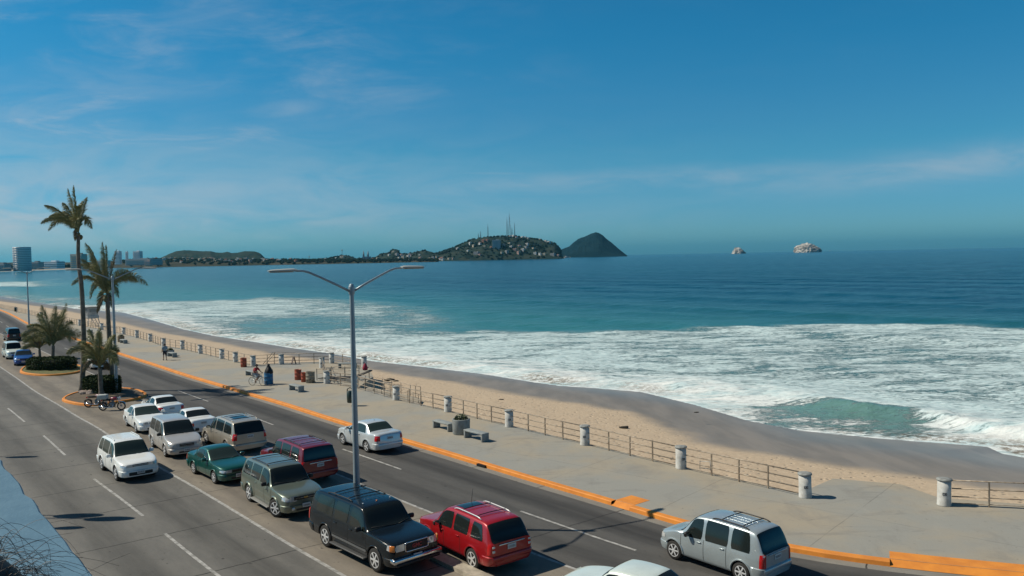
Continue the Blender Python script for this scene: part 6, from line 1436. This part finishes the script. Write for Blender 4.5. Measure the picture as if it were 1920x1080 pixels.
def tower_block(px0, px1, ytop, ybase, depth, label, floors, wall, rz=-.25, curved=False, name='apartment_tower'):
    a = G(px0, ybase, depth=depth); c_ = G(px1, ytop, depth=depth); w = (c_.x - a.x); h = c_.z - a.z; base = max(a.z, -1)
    o = empty(name, ((a.x + c_.x) / 2, depth, a.z - 3), rz, label, 'building'); h += 3; d = w * .55; b = B()
    if curved: b.lathe([(w * .5, 0), (w * .5, h - 1), (w * .5, h), (w * .46, h), (.1, h - .5)], 20)
    else: b.box((0, 0, h / 2), (w * .92, d, h)); b.box((w * .1, 0, h + 1.2), (w * .3, d * .5, 2.4))
    b.build('wall', wall, o); n = 5 if not curved else 9
    for f in range(floors):
        z_ = 3 + (h - 3) * (f + .5) / floors; b = B()
        if curved:
            b.lathe([(w * .40, z_ - h / floors * .2), (w * .505, z_ - h / floors * .2), (w * .505, z_ + h / floors * .2), (w * .40, z_ + h / floors * .2)], 20)
        else:
            b.box((0, 0, z_), (w * .92 + .3, d + .3, h / floors * .38))
        b.build('window_row', M_dwin2, o)
    if not curved:
        b = B()
        for f in range(floors): b.box((0, -d / 2 - .6, 3 + (h - 3) * f / floors), (w * .88, 1.2, .25))
        b.build('balconies', wall, o)
    return o
M_dwin2 = mat('hazy_window_band', (.34, .36, .38), .3)
Mgt = mat('grey_tower_wall', (.70, .72, .74), .8)
tower_block(27, 56, 463, 506, 1720, 'tall pale grey curved-front tower block, tallest building at the far left', 13, Mgt, curved=True)
tower_block(135, 161, 476, 504, 1900, 'broad beige block behind the tallest palm trunk', 7, M_hw[1])
tower_block(216, 227, 471, 494, 2600, 'slim grey tower just right of the second palm crown', 9, Mgt)
tower_block(236, 240, 472, 492, 2700, 'very thin grey tower beside the wider round-shouldered one', 10, Mgt)
tower_block(251, 266, 471, 492, 2700, 'grey block tower left of the long hill, with a flat top', 9, Mgt)
tower_block(240, 300, 485, 496, 2600, 'long low grey building at the foot of the flat-topped tower', 3, M_hw[3])
tower_block(272, 285, 488, 497, 2500, 'square pinkish building on the water at the left end of the town', 3, M_hw[4])
tower_block(57, 80, 491, 503, 1900, 'low grey building right of the tall curved tower', 4, M_hw[3])
tower_block(84, 118, 490, 502, 2000, 'long pale grey low building among trees at the far left', 3, Mgt)
tower_block(180, 205, 488, 502, 2200, 'low beige building behind the second palm crown', 4, M_hw[1])
tower_block(-10, 18, 494, 506, 1700, 'low dark grey building at the left edge of the far shore', 3, M_hw[3])
p = on_hill('tower', 930, .30)
tower_block(923, 939, 449.5, 474, p.y, 'tall pale many-windowed tower block on the tower hill slope', 11, mat('pale_hotel_wall', (.40, .42, .42), .8), rz=-.1)
tower_block(940, 948, 458, 474, p.y + 30, 'lower grey wing right of the tall hillside block', 7, M_hw[3], rz=-.1)
def plain(name, label, cat, builder, loc): b = B(); m = builder(b); o = b.build(name, m); o.location = loc; tag(o, label, cat); return o
# lattice masts
M_mast = mat('mast_steel', (.10, .10, .11), .6)
def mast(px, ytop, ybase, w, label, f=1.0, guy=False):
    base = on_hill('tower', px, f) - Vector((0, 0, 3)); top = G(px, ytop, depth=base.y); h = top.z - base.z; o = empty('radio_mast', base, .3, label, 'mast')
    legs = [(-1, -1), (1, -1), (1, 1), (-1, 1)]; n = 12; hw = lambda t_: w / 2 * (1 - t_) ** 1.3 + .35
    for (sx_, sy_) in legs: b = B(); b.tube([(sx_ * hw(t_), sy_ * hw(t_), h * t_ * .86) for t_ in np.linspace(0, 1, 8)], .32, 4); b.build('leg', M_mast, o)
    b = B()
    for i in range(n):
        t0, t1 = i / n, (i + 1) / n
        for a in range(4):
            p0 = legs[a]; p1 = legs[(a + 1) % 4]; b.tube([(p0[0] * hw(t0), p0[1] * hw(t0), h * .86 * t0), (p1[0] * hw(t1), p1[1] * hw(t1), h * .86 * t1)], .2, 3); b.tube([(p0[0] * hw(t1), p0[1] * hw(t1), h * .86 * t1), (p1[0] * hw(t1), p1[1] * hw(t1), h * .86 * t1)], .2, 3)
    b.build('bracing', M_mast, o)
    b = B(); b.tube([(0, 0, h * .84), (0, 0, h)], [.45, .2], 6)
    for z_ in (.3, .45, .6, .72): b.lathe([(.1, 0), (1.6, .3), (1.6, .9), (.1, 1.2)], 10, (hw(z_) + 1, -hw(z_), h * z_))
    b.build('antenna', M_mast, o)
mast(955.6, 396, 443, 13, 'tallest lattice radio mast on the hill summit'); mast(951, 405, 443, 7, 'second tallest mast, just left of the tallest one'); mast(965, 416, 443, 4, 'thin mast just right of the tallest one')
mast(915, 419, 445, 5, 'single thin mast on the left shoulder of the tower hill'); mast(901, 432, 447, 3, 'short thin mast at the left of the shoulder mast'); mast(897, 437, 447, 2.5, 'shortest mast at the far left of the summit ridge')
mast(960, 425, 443, 4, 'short mast between the tallest one and the thin right one')
# church with twin spires, water tower, dome
def church():
    base = G(686, 489, depth=3350); base.z = 3; o = empty('church', base, -.1, 'grey church with two slender pointed spires above the low town', 'church'); b = B(); b.box((0, 14, 9), (24, 44, 18)); b.build('nave', M_hw[3], o)
    for px in (681.5, 690):
        p = G(px, 469.5, depth=3350); b = B(); x = p.x - base.x; h = p.z - base.z; b.box((x, 0, h * .30), (6, 6, h * .6)); b.lathe([(3.6, h * .6), (3.2, h * .66), (2.2, h * .8), (.3, h)], 8, (x, 0, 0)); b.build('spire', M_hw[3], o)
        b = B(); b.box((x, -3.05, h * .5), (2, .2, 5)); b.build('belfry_opening', M_dwin, o)
church()
def wtank(px, yt, yb, label):
    base = G(px, yb, depth=3400); top = G(px, yt, depth=3400); h = top.z - base.z; o = empty('water_tower', base, 0, label, 'water tower'); b = B(); b.tube([(0, 0, -4), (0, 0, h - 4)], .7, 8); b.build('stem', M_mast, o); b = B(); b.lathe([(.6, h - 5), (3, h - 3.5), (3, h - 1), (.2, h + .3)], 14); b.build('tank', M_hw[3], o)
wtank(641.5, 468, 481, 'slim tower with a small round tank left of the twin spires')
wtank(580, 480, 488, 'white low tower with a tank at the left of the town water front')
# rocks at sea and boats
def sea_rock(px0, px1, yt, depth, label, seed, dark=.5):
    a = G(px0, 470, depth=depth); c_ = G(px1, 470, depth=depth); t_ = G((px0 + px1) / 2, yt, depth=depth); w = (c_.x - a.x) / 2; h = t_.z - SEA
    bm = bmesh.new(); bmesh.ops.create_icosphere(bm, subdivisions=6, radius=1)
    for v in bm.verts:
        n_ = v.co.copy(); k = 1 + .13 * mnoise.fractal(n_ * 1.6 + Vector((seed, 0, 0)), .7, 2.1, 6) - .10 * abs(mnoise.noise(n_ * 5 + Vector((seed, 3, 0))))
        v.co = Vector((n_.x * w * .95, n_.y * w * .8, max(-.15, n_.z) ** 1 * h * (1.0 - .28 * n_.x - .12 * n_.x ** 2) * .92)) * k
    me = bpy.data.meshes.new('sea_rock'); bm.to_mesh(me); bm.free()
    for p_ in me.polygons: p_.use_smooth = False
    o = bpy.data.objects.new('sea_rock', me); COL.objects.link(o); me.materials.append(mat('guano_rock', (.62, .57, .50), .95, col2=(.16, .14, .12), vscale=.016 if w > 90 else .028, bump=5, bscale=.04, detail=9)); o.location = (t_.x, depth, SEA); tag(o, label, 'rock island', 'pale rock islands on the horizon')
sea_rock(1488, 1542, 455, 7500, 'larger pale rock island on the horizon with a dark right end', 3.3); sea_rock(1372, 1398, 463.5, 7500, 'smaller pale rock island on the horizon, left of the large one', 8.1)
def boat(px, y, s, label, rz=0.3):
    p = G(px, y, SEA); o = empty('boat', (p.x, p.y, SEA), rz, label, 'boat'); L = s; P = []
    for i in range(9):
        t_ = i / 8; x = -L / 2 + L * t_; wd_ = L * .14 * (1 - max(0, (t_ - .55) / .45) ** 2) + .02; zt = L * .10 + L * .06 * t_ ** 2; P.append([Vector((x, wd_, zt)), Vector((x, wd_ * .6, -.1 * L * .4)), Vector((x, 0, -.06 * L)), Vector((x, -wd_ * .6, -.04 * L)), Vector((x, -wd_, zt))])
    b = B(); b.grid(P); b.grid([[q[0], q[-1]] for q in P]); b.build('hull', mat('white_hull', (.72, .73, .72), .4), o); b = B(); b.box((-L * .05, 0, L * .19), (L * .36, L * .17, L * .13), bev=L * .02); b.box((-L * .1, 0, L * .29), (L * .2, L * .13, L * .07), bev=L * .01); b.build('cabin', M_hw[0], o); b = B(); b.box((-L * .05, 0, L * .20), (L * .37, L * .172, L * .04)); b.build('window', M_dwin, o)
boat(1557, 470.9, 60, 'small white boat on the horizon right of the large rock'); boat(1062, 483.6, 34, 'white boat moored at the foot of the island hill', 0.1); boat(1090, 481.7, 20, 'tiny white boat right of the moored one', 0.0)
boat(405, 498, 22, 'small white boat off the beach below the long hill', .2)

# ------------------------------------------------------------------ the building the photo was taken from
LZ = 9.3; e0, e1 = G(180, 1080, LZ), G(0, 862, LZ); ed = (e1 - e0).normalized(); en = Vector((ed.y, -ed.x, 0)); en = en if en.x > 0 else -en
s0, s1 = e0 - ed * 9, e0 + ed * 26; hdg = math.atan2(ed.y, ed.x)
bl = empty('building', (s0.x, s0.y, 0), hdg, 'pale blue painted building ledge in the lower left corner', 'building')
LL = (s1 - s0).length; M_blue = mat('pale_blue_wall_paint', (.066, .155, .235), .8, col2=(.090, .190, .275), vscale=4, bump=.006, bscale=30, detail=8); M_edge = mat('bare_plaster_edge', (.40, .36, .28), .9, col2=(.15, .13, .11), vscale=6)  # shade of a white-painted ledge put into its blue base colour
sgn = 1 if (Matrix.Rotation(hdg, 3, 'Z') @ Vector((0, 1, 0))).dot(en) > 0 else -1
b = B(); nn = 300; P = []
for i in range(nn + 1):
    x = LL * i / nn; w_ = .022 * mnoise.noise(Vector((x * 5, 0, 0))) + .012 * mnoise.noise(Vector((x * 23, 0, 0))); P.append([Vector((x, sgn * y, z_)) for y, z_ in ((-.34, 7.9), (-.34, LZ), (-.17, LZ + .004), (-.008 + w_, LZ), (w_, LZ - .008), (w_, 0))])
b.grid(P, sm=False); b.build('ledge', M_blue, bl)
b = B(); b.box((LL / 2, sgn * -2.4, 8.05), (LL, 4.1, .3)); b.build('floor', M_froof, bl)
b = B(); b.box((LL / 2, sgn * -6.5, 6.5), (LL, 4, 13)); b.build('wall', M_hw[0], bl)
for k in range(6): b = B(); b.box((4 + k * 5.5, sgn * -4.48, 9.6), (1.6, .08, 2.2)); b.build('window', M_dwin, bl)
# onlooker whose windblown hair shows at the corner
M_hs = mat('dark_brown_hair', (.012, .009, .010), .45)
J, E, Rr = human({}); sc_ = .97
hp = G(-92, 1222, depth=1.15)
pf = person('person', [j * sc_ for j in J], E, Rr, (hp.x, hp.y, 8.2), R(60), M_skin, 'onlooker at the lower left corner, only the top of dark windblown hair in view', (('shirt', (0, 1, 2, 6, 7, 10, 11), .035, mat('navy_shirt', (.02, .025, .05), .9)), ('trousers', (0, 14, 15, 16, 18, 19, 20), .02, M_dkshort)))
pf.location.z = hp.z - 1.60 * sc_; face_hair(pf, [q for q in J[4] * sc_])
b = B(); r5 = random.Random(4); hc = J[4] * sc_ + Vector((0, 0, .03)); inv = Matrix.Rotation(-R(60), 3, 'Z')
for i in range(520):
    q = Vector((r5.gauss(0, 1), r5.gauss(0, 1), abs(r5.gauss(.6, .6)))).normalized(); p0 = hc + q * .105; wnd = inv @ Vector((r5.uniform(.2, 1), r5.uniform(-.2, .3), r5.uniform(-.5, .35))); cv_ = Vector((r5.gauss(0, 1), r5.gauss(0, 1), r5.gauss(0, 1))).normalized(); L_ = r5.uniform(.02, .06) if i > 190 else r5.uniform(.05, .125)
    pts = [p0 + q * L_ * t_ * .55 + wnd * L_ * t_ ** 2 - Vector((0, 0, 1)) * L_ * .5 * t_ ** 3 + cv_ * L_ * .35 * math.sin(3.5 * t_) for t_ in np.linspace(0, 1, 11)]; b.tube(pts, [.0005 - .00003 * k for k in range(11)], 3, cap=False)
b.build('hair_strands', M_hs, pf)
# parasols added out of view, canopies squashed to cast oval shadows on the road
def parasol(px, py, label, r=1.05, h=6.0, squash=.30):
    g_ = G(px, py); c_ = g_ + Vector((-h / 1.04, .1 * h / 1.04, 0)); o = empty('parasol', (c_.x, c_.y, 0), 0, label, 'parasol', 'parasols on the pavement by the building'); b = B(); b.tube([(0, 0, 0), (0, 0, h + .05)], .04, 8); b.build('pole', M_white, o)
    b = B(); b.lathe([(r, -.02), (r * .6, .18), (.05, .34), (.04, .33), (r * .58, .16), (r * .98, -.04)], 24)
    for v in b.bm.verts: v.co.y *= squash; v.co.z += h
    b.build('canopy', M_hw[0], o)
parasol(148, 967, 'narrow white parasol out of view casting the left oval shadow'); parasol(206, 973, 'narrow white parasol out of view casting the right oval shadow'); parasol(130, 990, 'small white parasol out of view casting the lowest oval shadow', .62, 6.0, .34)
parasol(42, 857, 'narrow white parasol out of view casting the shadow beside the ledge', .9, 7.5, .25)

# ------------------------------------------------------------------ litter, debris and stains
M_wrk = mat('sea_wrack', (.035, .03, .022), .9)
rs = random.Random(8)
for k, (px_, py_, s, L) in enumerate([(1171, 801, .35, 'dark scrap of driftwood on the dry sand above the third bollard'), (940, 749, .2, 'small dark lump on the sand beyond the planter'), (1306, 773, .18, 'tiny dark lump on the wet sand, right'), (730, 712, .5, 'low dark clump of seaweed beside the stair rails'), (742, 714, .3, 'smaller clump of seaweed beside the stair rails')]):
    b = B(); bm = bmesh.new(); bmesh.ops.create_icosphere(bm, subdivisions=2, radius=1)
    for v in bm.verts: v.co *= 1 + .5 * mnoise.noise(v.co * 1.7 + Vector((k * 5, 0, 0)))
    bmesh.ops.scale(bm, vec=(s, s * .5, s * .25), verts=bm.verts); b.merge(bm, 0, True); o = b.build('driftwood' if k < 1 else 'debris', M_wrk); o.location = G(px_, py_, -1.25 if k < 3 else -.8); tag(o, L, 'debris')
# ------------------------------------------------------------------ air
hz = B(); hz.box((0, 10500, 117), (50000, 26000, 246)); M_hz = bpy.data.materials.new('haze_air'); M_hz.use_nodes = True; t = M_hz.node_tree; t.nodes.clear()
pv = N(t, 'ShaderNodeVolumePrincipled'); pv.inputs['Color'].default_value = (.22, .74, 1.0, 1); pv.inputs['Density'].default_value = 2.5e-5; pv.inputs['Anisotropy'].default_value = .45
mo_ = N(t, 'ShaderNodeOutputMaterial'); t.links.new(pv.outputs[0], mo_.inputs['Volume']); ho = hz.build('haze', M_hz); ho['kind'] = 'stuff'; ho['label'] = 'thin pale sea haze over the bay'
